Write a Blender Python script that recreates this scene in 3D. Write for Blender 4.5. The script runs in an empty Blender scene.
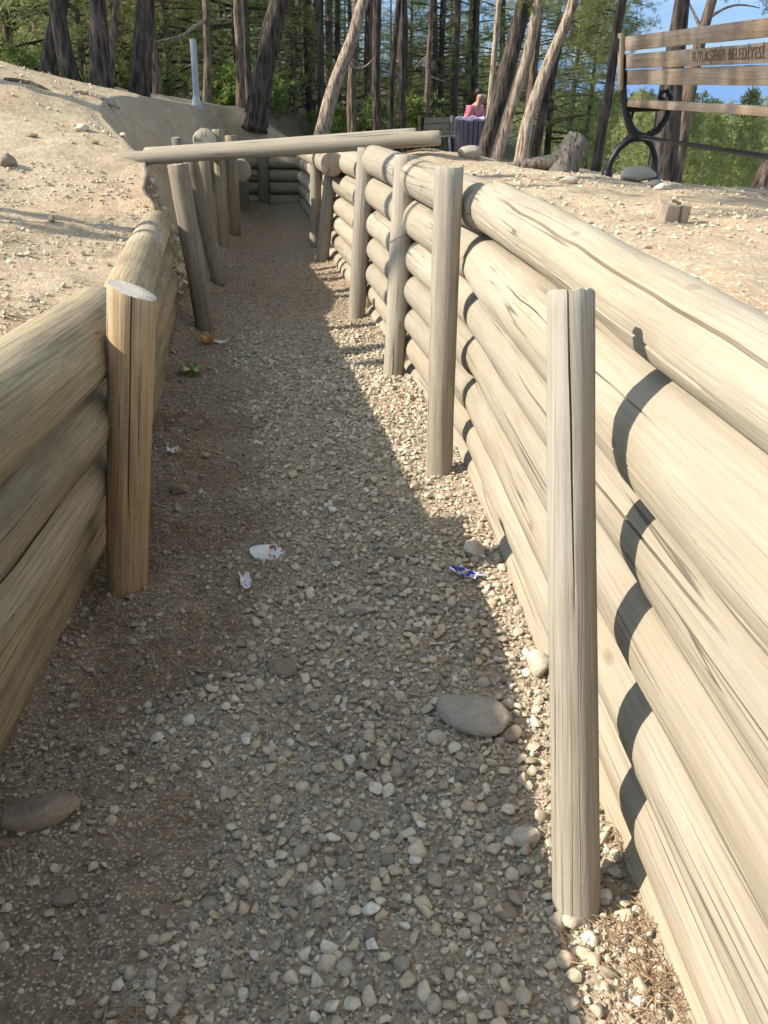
import bpy, bmesh, math, random
import numpy as np
from mathutils import Vector, Quaternion, Matrix

SEED = 7
random.seed(SEED)
RNG = np.random.default_rng(SEED)
scene = bpy.context.scene
COL = scene.collection

# ------------------------------------------------------------------ camera numbers
F = 900.0
PITCH = math.atan(452 / F)
CP, SP = math.cos(PITCH), math.sin(PITCH)
H = 1.5


def at(px, py, Y):
    """world point seen at photo pixel (px, py) at distance Y along the trench"""
    a, b = (px - 384) / F, (512 - py) / F
    t = Y / (CP + b * SP)
    return Vector((a * t, Y, H + t * (-SP + b * CP)))


# ------------------------------------------------------------------ numpy noise
_perm = np.random.default_rng(3).random(1 << 16)


def _h(i, j, k):
    n = (i * 73856093) ^ (j * 19349663) ^ (k * 83492791)
    return _perm[(n ^ (n >> 13)) & 0xFFFF]


def vnoise(x, y, z=0.0):
    x, y, z = np.broadcast_arrays(np.asarray(x, float), np.asarray(y, float), np.asarray(z, float))
    xi, yi, zi = np.floor(x).astype(np.int64), np.floor(y).astype(np.int64), np.floor(z).astype(np.int64)
    u, v, w = x - xi, y - yi, z - zi
    u, v, w = u * u * (3 - 2 * u), v * v * (3 - 2 * v), w * w * (3 - 2 * w)
    r = 0
    for dx in (0, 1):
        for dy in (0, 1):
            for dz in (0, 1):
                r = r + _h(xi + dx, yi + dy, zi + dz) * (u if dx else 1 - u) * (v if dy else 1 - v) * (w if dz else 1 - w)
    return r * 2 - 1


def fbm(x, y, z=0.0, o=4):
    r, a = 0, 1.0
    for i in range(o):
        r = r + a * vnoise(x * 2 ** i + 17.3 * i, y * 2 ** i - 9.1 * i, np.asarray(z, float) * 2 ** i)
        a *= .5
    return r


def sstep(a, b, x):
    t = np.clip((np.asarray(x, float) - a) / (b - a), 0, 1)
    return t * t * (3 - 2 * t)


# ------------------------------------------------------------------ scene helpers
def tag(o, label=None, cat=None, group=None, kind=None):
    if label: o['label'] = label
    if cat: o['category'] = cat
    if group: o['group'] = group
    if kind: o['kind'] = kind
    return o


def empty(name, loc=(0, 0, 0), rz=0):
    o = bpy.data.objects.new(name, None)
    COL.objects.link(o)
    o.location = loc
    o.rotation_euler = (0, 0, rz)
    o.empty_display_size = .1
    return o


def link(name, me, mats, parent=None, loc=None):
    o = bpy.data.objects.new(name, me)
    COL.objects.link(o)
    if not isinstance(mats, (list, tuple)): mats = [mats]
    if len(me.materials) == 0:
        for m in mats: me.materials.append(m)
    if parent: o.parent = parent
    if loc is not None: o.location = loc
    return o


def np_mesh(name, V, polys, smooth=True, attr=None, matidx=None):
    """V (n,3); polys (m,k) array with constant k, or list of lists"""
    me = bpy.data.meshes.new(name)
    V = np.asarray(V, np.float32)
    if isinstance(polys, np.ndarray):
        m, k = polys.shape
        me.vertices.add(len(V)); me.vertices.foreach_set('co', V.ravel())
        me.loops.add(m * k); me.loops.foreach_set('vertex_index', polys.astype(np.int32).ravel())
        me.polygons.add(m)
        me.polygons.foreach_set('loop_start', np.arange(0, m * k, k, dtype=np.int32))
        me.polygons.foreach_set('loop_total', np.full(m, k, np.int32))
        me.update(calc_edges=True)
    else:
        me.from_pydata([tuple(map(float, v)) for v in V], [], polys)
        me.update()
    n = len(me.polygons)
    me.polygons.foreach_set('use_smooth', np.full(n, smooth, bool))
    if matidx is not None: me.polygons.foreach_set('material_index', np.asarray(matidx, np.int32))
    if attr:
        for nm, val in attr.items():
            a = me.attributes.new(nm, 'FLOAT', 'POINT')
            a.data.foreach_set('value', np.asarray(val, np.float32))
    me.update()
    return me


class MB:
    """collects bevelled boxes, tubes and prisms into ONE mesh"""
    def __init__(s): s.bm = bmesh.new()

    def box(s, c, size, rot=None, bev=.004):
        m = Matrix.Translation(c)
        if rot is not None: m = m @ rot.to_matrix().to_4x4()
        g = bmesh.ops.create_cube(s.bm, size=1, matrix=m @ Matrix.Diagonal((*size, 1)))
        if bev:
            es = list({e for v in g['verts'] for e in v.link_edges})
            bmesh.ops.bevel(s.bm, geom=es, offset=bev, segments=2, affect='EDGES', profile=.6)
        return s

    def tube(s, pts, r, n=10):
        pts = [Vector(p) for p in pts]
        rs = r if isinstance(r, (list, tuple)) else [r] * len(pts)
        rings = []
        for i, p in enumerate(pts):
            d = (pts[min(i + 1, len(pts) - 1)] - pts[max(i - 1, 0)]).normalized()
            u = d.cross(Vector((0.31, 0.93, 0.17))).normalized(); v = d.cross(u)
            rings.append([s.bm.verts.new(p + (u * math.cos(2 * math.pi * k / n) + v * math.sin(2 * math.pi * k / n)) * rs[i]) for k in range(n)])
        for a, b in zip(rings, rings[1:]):
            for k in range(n): s.bm.faces.new((a[k], a[(k + 1) % n], b[(k + 1) % n], b[k]))
        s.bm.faces.new(rings[0][::-1]); s.bm.faces.new(rings[-1])
        return s

    def build(s, name, mat, parent=None, smooth=True, loc=None):
        bmesh.ops.recalc_face_normals(s.bm, faces=s.bm.faces)
        me = bpy.data.meshes.new(name)
        s.bm.to_mesh(me); s.bm.free()
        for p in me.polygons: p.use_smooth = smooth
        if smooth:
            try: me.set_sharp_from_angle(angle=math.radians(40))
            except Exception: pass
        return link(name, me, mat, parent, loc)


# ------------------------------------------------------------------ materials
class NT:
    def __init__(s, name):
        s.m = bpy.data.materials.new(name); s.m.use_nodes = True
        s.t = s.m.node_tree; s.t.nodes.clear()
        s.out = s.n('ShaderNodeOutputMaterial')
        s.b = s.n('ShaderNodeBsdfPrincipled')
        s.t.links.new(s.b.outputs[0], s.out.inputs['Surface'])
        s.b.inputs['Roughness'].default_value = .85
        s.b.inputs['Specular IOR Level'].default_value = .25

    def n(s, t, **kw):
        x = s.t.nodes.new(t)
        for k, v in kw.items(): setattr(x, k, v)
        return x

    def l(s, a, b): s.t.links.new(a, b)

    def val(s, sock, v):
        if hasattr(v, 'links') or hasattr(v, 'is_linked'): s.l(v, sock)
        else: sock.default_value = v

    def coord(s, kind='Object', scale=(1, 1, 1), loc=(0, 0, 0)):
        tc = s.n('ShaderNodeTexCoord'); mp = s.n('ShaderNodeMapping')
        mp.inputs['Scale'].default_value = scale; mp.inputs['Location'].default_value = loc
        s.l(tc.outputs[kind], mp.inputs[0])
        return mp.outputs[0]

    def pos(s, scale=(1, 1, 1)):
        g = s.n('ShaderNodeNewGeometry'); mp = s.n('ShaderNodeMapping'); mp.inputs['Scale'].default_value = scale
        s.l(g.outputs['Position'], mp.inputs[0]); return mp.outputs[0]

    def noise(s, vec, scale, detail=4, rough=.6, w=None, dist=0):
        x = s.n('ShaderNodeTexNoise')
        if w is not None:
            x.noise_dimensions = '4D'; s.val(x.inputs['W'], w)
        x.inputs['Scale'].default_value = scale; x.inputs['Detail'].default_value = detail
        x.inputs['Roughness'].default_value = rough; x.inputs['Distortion'].default_value = dist
        s.l(vec, x.inputs['Vector']); return x.outputs['Fac']

    def vor(s, vec, scale, out='Distance', feature='F1'):
        x = s.n('ShaderNodeTexVoronoi', feature=feature); x.inputs['Scale'].default_value = scale
        s.l(vec, x.inputs['Vector']); return x.outputs[out]

    def ramp(s, fac, stops):
        r = s.n('ShaderNodeValToRGB'); e = r.color_ramp.elements
        while len(e) < len(stops): e.new(.5)
        for i, (p, c) in enumerate(stops):
            e[i].position = p
            e[i].color = (c, c, c, 1) if not isinstance(c, tuple) else (*c, 1)
        s.l(fac, r.inputs[0]); return r.outputs[0]

    def mix(s, fac, a, b, mode='MIX'):
        x = s.n('ShaderNodeMix', data_type='RGBA', blend_type=mode)
        s.val(x.inputs[0], fac)
        for sock, v in ((x.inputs[6], a), (x.inputs[7], b)):
            if isinstance(v, tuple): sock.default_value = (*v, 1)
            else: s.l(v, sock)
        return x.outputs[2]

    def math(s, op, a, b=0.0):
        x = s.n('ShaderNodeMath', operation=op)
        s.val(x.inputs[0], a); s.val(x.inputs[1], b); return x.outputs[0]

    def attr(s, name):
        x = s.n('ShaderNodeAttribute'); x.attribute_name = name; return x.outputs['Fac']

    def rand(s): return s.n('ShaderNodeObjectInfo').outputs['Random']

    def color(s, c):
        s.val(s.b.inputs['Base Color'], c if not isinstance(c, tuple) else (*c, 1))

    def bump(s, h, strength=.5, dist=.01):
        x = s.n('ShaderNodeBump'); x.inputs['Strength'].default_value = strength; x.inputs['Distance'].default_value = dist
        s.l(h, x.inputs['Height'])
        if getattr(s, '_bump', None) is not None: s.l(s._bump, x.inputs['Normal'])
        s._bump = x.outputs[0]
        s.l(x.outputs[0], s.b.inputs['Normal'])


def wood_mat(name, light, mid, dark, crack=.5, stain=(.16, .12, .08), stain_amt=.35, grain=34, zs=.035):
    t = NT(name)
    rnd = t.rand(); w = t.math('MULTIPLY', rnd, 80.0)
    g = t.noise(t.coord('Object', (1, 1, zs)), grain * 2.6, 6, .72, w, .35)              # grain streaks
    f = t.noise(t.coord('Object', (1, 1, .02)), 170, 3, .6, w)                 # fibres
    b = t.noise(t.coord('Object', (1, 1, .25)), 5, 4, .6, w)                   # patches
    c = t.ramp(g, [(.30, dark), (.46, mid), (.66, light)])
    c = t.mix(t.ramp(b, [(.35, 0.0), (.7, .75)]), c, tuple(.5 * (x + y) for x, y in zip(mid, (.42, .40, .36))))
    c = t.mix(t.math('MULTIPLY', t.ramp(f, [(.36, 1.0), (.56, 0.0)]), .6), c, dark)
    st = t.noise(t.coord('Object', (1, 1, .4)), 2.6, 5, .65, t.math('ADD', w, 9.0))
    c = t.mix(t.math('MULTIPLY', t.ramp(st, [(.5, 0.0), (.72, 1.0)]), stain_amt), c, stain)
    # knots
    kv = t.vor(t.coord('Object', (1, 1, .45)), 5.5)
    kn = t.ramp(kv, [(.02, 1.0), (.035, .5), (.05, .7), (.085, 0.0)])
    c = t.mix(t.math('MULTIPLY', kn, .6), c, (.17, .11, .065))
    # fine drying checks
    ck = t.noise(t.coord('Object', (1, 1, .010)), 19, 3, .5, t.math('ADD', w, 31.0), .4)
    d = t.math('ABSOLUTE', t.math('SUBTRACT', ck, .5))
    cm = t.noise(t.coord('Object', (1, 1, .3)), 4, 2, .5, t.math('ADD', w, 57.0))
    chk = t.math('MULTIPLY', t.ramp(d, [(.003, 1.0), (.010, 0.0)]), t.ramp(cm, [(.49, 0.0), (.57, 1.0)]))
    c = t.mix(t.math('MULTIPLY', chk, crack), c, (.05, .035, .025))
    hs = t.n('ShaderNodeHueSaturation')
    t.l(t.math('ADD', t.math('MULTIPLY', rnd, .26), .86), hs.inputs['Value']); t.l(c, hs.inputs['Color'])
    t.color(hs.outputs[0])
    t.bump(t.math('SUBTRACT', g, t.math('MULTIPLY', chk, .8)), .45, .006)
    t.bump(f, .35, .002)
    t.b.inputs['Roughness'].default_value = .8
    return t.m


def cap_mat(name, light, dark):
    t = NT(name)
    v = t.coord('Object', (1, 1, 0))
    ln = t.n('ShaderNodeVectorMath', operation='LENGTH'); 
    n = t.noise(v, 9, 3)
    ad = t.n('ShaderNodeVectorMath', operation='LENGTH'); t.l(v, ad.inputs[0])
    rr = t.math('ADD', ad.outputs['Value'], t.math('MULTIPLY', n, .03))
    s = t.math('SINE', t.math('MULTIPLY', rr, 620.0))
    c = t.mix(t.ramp(s, [(0, 0.0), (1, .45)]), light, dark)
    c = t.mix(t.ramp(t.noise(t.coord('Object'), 40, 4), [(.35, .5), (.65, 0.0)]), c, dark)
    nv = t.n('ShaderNodeVectorMath', operation='NORMALIZE'); t.l(v, nv.inputs[0])
    ra = t.math('ABSOLUTE', t.math('SUBTRACT', t.noise(nv.outputs[0], 1.7, 1, .5, t.math('MULTIPLY', t.rand(), 50.0)), .5))
    c = t.mix(t.math('MULTIPLY', t.ramp(ra, [(.004, 1.0), (.016, 0.0)]), t.ramp(rr, [(.0, .2), (.05, .6)])), c, (.07, .05, .035))
    t.color(c); t.bump(s, .15, .002); t.bump(t.noise(t.coord('Object'), 120, 3), .4, .003)
    return t.m


M = {}
M['log'] = wood_mat('weathered_log', (.36, .302, .213), (.317, .265, .187), (.255, .212, .149), .75, (.22, .195, .155), .6)
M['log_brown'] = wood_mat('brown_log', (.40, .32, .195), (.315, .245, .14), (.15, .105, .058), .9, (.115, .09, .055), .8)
M['log_dark'] = wood_mat('dark_log', (.36, .30, .21), (.28, .23, .155), (.16, .125, .085), .7, (.13, .11, .08), .4)
M['post'] = wood_mat('grey_post', (.35, .305, .235), (.29, .25, .19), (.205, .172, .128), .6, (.24, .21, .16), .45, 40, .07)
M['post_warm'] = wood_mat('warm_post', (.44, .315, .165), (.36, .24, .115), (.21, .125, .055), .8, (.20, .115, .05), .4, 40)
M['post_mid'] = wood_mat('brown_post', (.29, .225, .14), (.225, .17, .10), (.12, .085, .05), .7, (.12, .09, .06), .4, 46, .06)
M['post_shade'] = wood_mat('shaded_post', (.20, .16, .10), (.155, .12, .075), (.085, .062, .038), .7, (.12, .09, .06), .4, 46)  # darker wood copy: shade on the left-row posts is put into the colour
M['cap'] = cap_mat('cut_wood', (.50, .44, .34), (.30, .235, .16))
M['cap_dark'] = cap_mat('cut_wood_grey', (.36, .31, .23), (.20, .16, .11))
M['cap_pale'] = cap_mat('cut_wood_pale', (.60, .54, .44), (.47, .40, .30))
M['slat'] = wood_mat('bench_wood', (.40, .30, .20), (.33, .24, .155), (.22, .155, .10), .5, (.19, .14, .1), .3, 40)


def simple(name, col, rough=.6, metal=0, bumpy=0, var=.15, scale=30):
    t = NT(name)
    n = t.noise(t.coord('Object'), scale, 4)
    c = t.mix(t.ramp(n, [(.3, 0.0), (.7, 1.0)]), tuple(x * (1 - var) for x in col), tuple(min(1, x * (1 + var)) for x in col))
    t.color(c); t.b.inputs['Roughness'].default_value = rough; t.b.inputs['Metallic'].default_value = metal
    if bumpy: t.bump(n, bumpy, .004)
    return t.m


M['iron'] = simple('black_iron', (.022, .022, .024), .38, .3, .2)
M['galv'] = simple('grey_steel', (.33, .355, .38), .5, .4, .1, .1)
M['wire'] = simple('rusty_wire', (.10, .07, .05), .6, .5)


def stone_mat(name, a, b, c, sc=14):
    t = NT(name)
    v = t.coord('Object'); w = t.math('MULTIPLY', t.rand(), 40.0)
    n = t.noise(v, sc, 5, .65, w); f = t.noise(v, sc * 9, 4, .7, w)
    k = t.ramp(n, [(.3, a), (.55, b), (.75, c)])
    k = t.mix(t.ramp(f, [(.3, .5), (.6, 0.0)]), k, tuple(x * .6 for x in a))
    t.color(k); t.bump(n, .5, .02); t.bump(f, .5, .004)
    return t.m


M['stone_brown'] = stone_mat('brown_stone', (.21, .165, .12), (.29, .23, .165), (.37, .30, .22))
M['stone_grey'] = stone_mat('grey_stone', (.27, .235, .19), (.36, .32, .26), (.44, .395, .33))
M['stone_pale'] = stone_mat('pale_stone', (.42, .37, .28), (.52, .46, .36), (.62, .57, .47))


def gravel_mat():
    t = NT('gravel')
    r = t.attr('rnd')
    c = t.ramp(r, [(0, (.21, .185, .15)), (.15, (.36, .315, .25)), (.4, (.49, .42, .32)), (.6, (.58, .475, .33)), (.8, (.65, .565, .42)), (.95, (.73, .66, .54)), (1, (.78, .725, .63))])
    n = t.noise(t.pos(), 90, 4, .7)
    c = t.mix(t.ramp(n, [(.3, .45), (.65, 0.0)]), c, (.15, .12, .09))
    d = t.attr('dust')
    c = t.mix(t.math('MULTIPLY', d, .65), c, t.mix(t.attr('soil'), (.48, .38, .26), (.33, .245, .16)))
    t.color(c); t.bump(n, .5, .004); t.b.inputs['Roughness'].default_value = .9
    return t.m


M['gravel'] = gravel_mat()


def path_mat():
    t = NT('trench_dirt')
    p = t.pos()
    n1 = t.noise(p, 3, 5, .6); n2 = t.noise(p, 26, 5, .7); n3 = t.noise(p, 150, 3, .7)
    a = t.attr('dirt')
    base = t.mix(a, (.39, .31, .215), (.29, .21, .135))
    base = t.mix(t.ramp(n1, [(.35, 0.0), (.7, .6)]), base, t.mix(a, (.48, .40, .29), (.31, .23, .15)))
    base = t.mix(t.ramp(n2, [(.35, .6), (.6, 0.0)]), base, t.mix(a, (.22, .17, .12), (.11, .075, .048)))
    v = t.n('ShaderNodeTexVoronoi'); v.inputs['Scale'].default_value = 120; t.l(p, v.inputs['Vector'])
    sep = t.n('ShaderNodeSeparateColor'); t.l(v.outputs['Color'], sep.inputs[0])
    g = t.ramp(sep.outputs[0], [(0, (.19, .155, .12)), (.5, (.34, .28, .21)), (1, (.58, .53, .44))])
    base = t.mix(t.math('MULTIPLY', t.ramp(sep.outputs[1], [(.35, 0.0), (.45, .85)]), t.ramp(v.outputs['Distance'], [(.4, 1.0), (.6, 0.0)])), base, g)
    t.color(base)
    t.bump(n2, .8, .02); t.bump(v.outputs['Distance'], -.6, .006); t.bump(n3, .5, .004)
    t.b.inputs['Roughness'].default_value = .95
    return t.m


def ground_mat():
    t = NT('sandy_earth')
    p = t.pos()
    n1 = t.noise(p, .9, 5, .6); n2 = t.noise(p, 9, 5, .7); n3 = t.noise(p, 70, 4, .7)
    c = t.ramp(n2, [(.28, (.30, .225, .14)), (.5, (.405, .315, .205)), (.7, (.49, .40, .28))])
    c = t.mix(t.ramp(n1, [(.45, 0.0), (.68, .7)]), c, (.36, .235, .13))
    v = t.n('ShaderNodeTexVoronoi'); v.inputs['Scale'].default_value = 85; t.l(p, v.inputs['Vector'])
    sep = t.n('ShaderNodeSeparateColor'); t.l(v.outputs['Color'], sep.inputs[0])
    g = t.ramp(sep.outputs[0], [(0, (.20, .16, .115)), (.5, (.42, .35, .25)), (1, (.62, .56, .45))])
    c = t.mix(t.math('MULTIPLY', t.ramp(sep.outputs[1], [(.45, 0.0), (.55, .8)]), t.ramp(v.outputs['Distance'], [(.35, 1.0), (.6, 0.0)])), c, g)
    # raw soil face of the cut
    c = t.mix(t.attr('face'), c, t.ramp(n2, [(.3, (.12, .085, .055)), (.7, (.27, .2, .135))]))
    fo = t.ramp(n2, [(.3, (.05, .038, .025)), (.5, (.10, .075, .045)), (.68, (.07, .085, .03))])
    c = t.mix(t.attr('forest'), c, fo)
    hi = t.ramp(n1, [(.3, (.06, .07, .025)), (.7, (.12, .12, .05))])
    c = t.mix(t.attr('hill'), c, hi)
    t.color(c)
    t.bump(n2, .7, .03); t.bump(v.outputs['Distance'], -.5, .006); t.bump(n3, .5, .005)
    t.b.inputs['Roughness'].default_value = .95
    return t.m


M['path'] = path_mat(); M['ground'] = ground_mat()


def bark_mat(name, a, b, c, sc=11):
    t = NT(name)
    w = t.math('MULTIPLY', t.rand(), 30.0)
    v = t.coord('Object', (1, 1, .17))
    n = t.noise(v, sc * 1.7, 6, .7, w, .6); f = t.noise(t.coord('Object', (1, 1, .4)), 60, 4, .7, w)
    vo = t.vor(v, sc * 2.2)
    h = t.math('ADD', n, t.math('MULTIPLY', vo, .6))
    k = t.ramp(h, [(.55, a), (.72, b), (.95, c)])
    k = t.mix(t.ramp(f, [(.3, .6), (.6, 0.0)]), k, a)
    big = t.noise(t.coord('Object', (1, 1, .5)), 1.3, 3, .6, w)
    k = t.mix(t.ramp(big, [(.45, 0.0), (.75, .15)]), k, c)
    t.color(k); t.bump(h, 1.0, .04); t.bump(f, .6, .01); t.b.inputs['Roughness'].default_value = .95
    return t.m


M['bark'] = bark_mat('dark_bark', (.014, .012, .010), (.052, .042, .035), (.115, .092, .077))
M['bark_pale'] = bark_mat('pale_bark', (.12, .085, .06), (.33, .25, .185), (.48, .39, .31), 14)
M['stump'] = bark_mat('stump_bark', (.075, .06, .048), (.19, .16, .13), (.29, .25, .20), 16)
M['bark_mid'] = bark_mat('mid_bark', (.05, .034, .025), (.14, .10, .075), (.25, .185, .14), 13)


def leaf_mat(name, stops, trans=.35):
    t = NT(name)
    r = t.attr('rnd')
    c = t.ramp(r, stops)
    t.color(c); t.b.inputs['Roughness'].default_value = .6
    tr = t.n('ShaderNodeBsdfTranslucent'); t.l(c, tr.inputs['Color'])
    ms = t.n('ShaderNodeMixShader'); ms.inputs[0].default_value = trans
    t.l(t.b.outputs[0], ms.inputs[1]); t.l(tr.outputs[0], ms.inputs[2]); t.l(ms.outputs[0], t.out.inputs['Surface'])
    return t.m


M['needle'] = leaf_mat('pine_needles_green', [(0, (.08, .11, .04)), (.5, (.20, .225, .08)), (.85, (.30, .32, .12)), (1, (.36, .32, .17))], .45)
M['needle_light'] = leaf_mat('pine_needles_light', [(0, (.15, .18, .06)), (.5, (.31, .335, .12)), (.85, (.39, .41, .17)), (1, (.44, .42, .24))], .5)
M['shrub'] = leaf_mat('shrub_leaves', [(0, (.08, .12, .03)), (.6, (.17, .23, .06)), (1, (.28, .32, .10))], .5)
M['litter'] = leaf_mat('dry_needles', [(0, (.15, .095, .055)), (.6, (.30, .20, .115)), (1, (.46, .34, .21))], .1)

# ------------------------------------------------------------------ the lie of the land
def xL(Y): return np.interp(Y, [-8, 0, 2.9, 6.4, 8.74, 10.4, 13.4, 15], [-.42, -.86, -1.05, -1.46, -1.76, -1.82, -2.1, -2.2])
def xR(Y): return np.interp(Y, [-8, 0, 3.75, 7.0, 9.1, 9.9, 13.4, 15], [1.05, .585, .36, -.13, -.50, -.62, -1.0, -1.1])
def floor0(Y): return -.04 * np.minimum(Y, 7.5)


def drop(e):
    return np.interp(e, [0, .5, 1.5, 4, 10, 25, 40, 4000], [0, .08, .45, 1.7, 5, 12.5, 15.5, 15.5])


def bank(X, Y):
    X, Y = np.broadcast_arrays(np.asarray(X, float), np.asarray(Y, float))
    xl, xr = xL(Y), xR(Y)
    d = np.maximum(0, xl - X)
    zl = np.interp(Y, [-8, 0, 5.6, 6.3, 7.2, 9, 12, 14, 20, 60, 200], [.90, .79, .56, .53, .66, .82, .93, .90, .45, -.8, -3])
    zl = zl + .13 * np.minimum(d, 2.8) + .40 * np.exp(-(((X + 4.3) / 2.2) ** 2 + ((Y - 9.2) / 2.4) ** 2))
    Yc = np.clip(Y, -8, 16)
    zr = 1.13 - .035 * Yc - .0022 * np.maximum(Yc, 0) ** 2 - np.interp(Y, [16, 20, 60, 200], [0, .36, 1.5, 3]) + .32 * np.exp(-(((X + .75) / .75) ** 2 + ((Y - 14.6) / 1.2) ** 2))
    zr = zr - .07 * np.clip(X - .8, 0, 3) + .13 * np.exp(-(((X - .45) / .45) ** 2 + ((Y - 7.6) / .5) ** 2))
    xe = np.interp(Y, [-8, 4, 6.5, 8, 12, 16, 60, 400, 900], [4.2, 3.3, 2.6, 2.1, 2.1, 2.4, 5.5, 32, 80])
    e = np.maximum(0, X - xe)
    zr = zr - drop(e)
    zr = zr + np.interp(Y, [60, 220, 330], [0, 1.6, 3.2]) * sstep(0, 8, e)
    zr = np.where(Y > 330, zr - np.interp(Y, [330, 600, 900], [0, 45, 75]), zr)
    wdt = np.maximum(.25, xr - xl)
    t = sstep(0, 1, (X - xl) / wdt)
    z = zl * (1 - t) + zr * t
    z = z + .028 * fbm(X * 1.3, Y * 1.3, 2.0, 3) + .012 * fbm(X * 6, Y * 6, 5.0, 3)
    return z


def floorz(X, Y):
    X, Y = np.broadcast_arrays(np.asarray(X, float), np.asarray(Y, float))
    dl, dr = np.maximum(0, X - xL(Y)), np.maximum(0, xR(Y) - X)
    z = floor0(Y) + .035 * np.exp(-dl / .14) + .025 * np.exp(-dr / .1)
    z = z + (.10 * sstep(5, 6.5, Y)) * np.exp(-dl / .16) - .012 * np.exp(-((dl / (dl + dr + 1e-6) - .55) / .13) ** 2)
    return z + .012 * fbm(X * 4, Y * 4, 1.0, 3) + .004 * fbm(X * 22, Y * 22, 9.0, 2)


def surf(X, Y):
    """height of whatever ground lies at X, Y"""
    X, Y = np.broadcast_arrays(np.asarray(X, float), np.asarray(Y, float))
    inside = (X > xL(Y)) & (X < xR(Y)) & (Y < 13.5)
    return np.where(inside, floorz(X, Y), bank(X, Y))


def s1(X, Y): return float(surf(np.array([X]), np.array([Y]))[0])


rows = list(np.arange(-7, -1, .25)) + list(np.arange(-1, 6, .045))
st = .045
while rows[-1] < 950:
    st *= 1.03; rows.append(rows[-1] + st)
rows = np.unique(np.concatenate([rows, [13.5, 13.52]]))
offs = [0.0]; st = .03
while offs[-1] < 900:
    offs.append(offs[-1] + st); st *= 1.055
offs = np.array(offs)


def grid_mesh(name, X, Y, Z, attr):
    nr, nc = X.shape
    V = np.stack([X, Y, Z], -1).reshape(-1, 3)
    i = np.arange(nr * nc).reshape(nr, nc)
    q = np.stack([i[:-1, :-1], i[:-1, 1:], i[1:, 1:], i[1:, :-1]], -1).reshape(-1, 4)
    return np_mesh(name, V, q, True, {k: v.ravel() for k, v in attr.items()})


# banks: left side + soil face | (trench) | right side + soil face, as one ground object
R = rows[:, None]
soil = sstep(6.4, 6.8, R) * (1 - sstep(13.2, 13.5, R))          # where no logs hold the left bank
wl = np.interp(R, [-8, -1.4, 0, 2, 3, 4.5, 6.2, 6.6], [.5, .17, .08, -.05, -.05, .0, .07, .10]) + soil * (.10 + .62 * sstep(7.0, 9.2, R) * (1 - .75 * sstep(11.3, 12.2, R)))
NF = 7
fr = np.linspace(0, 1, NF)[None, :]
Ls = (xL(R) - wl) - offs[::-1][None, :]
Lz = bank(Ls, R)
Lf = (xL(R) - wl) + (wl - .09 + .07 * soil * 1.0) * fr
ztop = Lz[:, -1:]
zbot = np.where(R >= 13.5, bank(xL(R) - .05, R), floorz(xL(R), R) - .06)
Lfz = ztop * (1 - fr) + zbot * fr + soil * .015 * fbm(Lf * 5 + R * 3, R * 5, fr * 4, 3)
Lf = Lf + soil * .02 * fbm(R * 3 + 0 * fr, fr * 5, 3.0, 3) * np.sin(fr * math.pi)
Rs = (xR(R) + .10) + offs[None, :]
Rz = bank(Rs, R)
Rf = (xR(R) + .09) + .01 * fr
zb2 = np.where(R >= 13.5, bank(xR(R) + .05, R), floorz(xR(R), R) - .06)
Rfz = zb2 * (1 - fr) + Rz[:, :1] * fr


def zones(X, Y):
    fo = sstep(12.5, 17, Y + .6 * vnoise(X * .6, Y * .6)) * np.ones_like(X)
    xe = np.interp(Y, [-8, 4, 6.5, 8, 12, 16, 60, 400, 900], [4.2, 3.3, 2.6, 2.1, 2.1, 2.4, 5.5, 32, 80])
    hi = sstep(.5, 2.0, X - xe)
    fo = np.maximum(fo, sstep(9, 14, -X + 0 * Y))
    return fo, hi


def two(Xa, Za, Xb, Zb, rev):
    X = np.concatenate([Xa, Xb], 1); Z = np.concatenate([Za, Zb], 1)
    Y = np.broadcast_to(R, X.shape)
    fo, hi = zones(X, Y)
    face = np.concatenate([np.zeros_like(Xa), np.ones_like(Xb)], 1) if not rev else np.concatenate([np.ones_like(Xa), np.zeros_like(Xb)], 1)
    face = face * (1 - sstep(13.2, 13.5, Y)) * (1 - .85 * sstep(6.8, 8, Y))
    return X, Y, Z, {'forest': fo, 'hill': hi, 'face': face}


XL_, YL_, ZL_, AL = two(Ls[:, :-1], Lz[:, :-1], Lf, Lfz, False)
XR_, YR_, ZR_, AR = two(Rf[:, :-1], Rfz[:, :-1], Rs, Rz, True)
nr = len(rows)
Va = np.stack([XL_, YL_, ZL_], -1).reshape(-1, 3); Vb = np.stack([XR_, YR_, ZR_], -1).reshape(-1, 3)
ia = np.arange(len(Va)).reshape(nr, -1); ib = np.arange(len(Vb)).reshape(nr, -1) + len(Va)
# trench end: the ground closes over behind the end wall, so the middle columns join from there on
mid_n = 14
fm = np.linspace(0, 1, mid_n + 2)[None, 1:-1]
re_ = np.where(rows >= 13.5)[0]
Rm = R[re_]
Xm = (xL(Rm) - .02) * (1 - fm) + (xR(Rm) + .09) * fm
Ym = np.broadcast_to(Rm, Xm.shape); Zm = bank(Xm, Ym)
Vm = np.stack([Xm, Ym, Zm], -1).reshape(-1, 3)
im = np.arange(len(Vm)).reshape(len(re_), -1) + len(Va) + len(Vb)
im = np.concatenate([ia[re_, -1:], im, ib[re_, :1]], 1)
Vd = np.array([Va[ia[re_[0], -1]], *Vm[:mid_n], Vb[ib[re_[0], 0] - len(Va)]]); Vd[:, 2] = -.6; Vd[:, 1] -= .004
idn = np.arange(len(Vd)) + len(Va) + len(Vb) + len(Vm)
idn = np.stack([idn, im[0]])


def quads(i): return np.stack([i[:-1, :-1], i[:-1, 1:], i[1:, 1:], i[1:, :-1]], -1).reshape(-1, 4)


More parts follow.
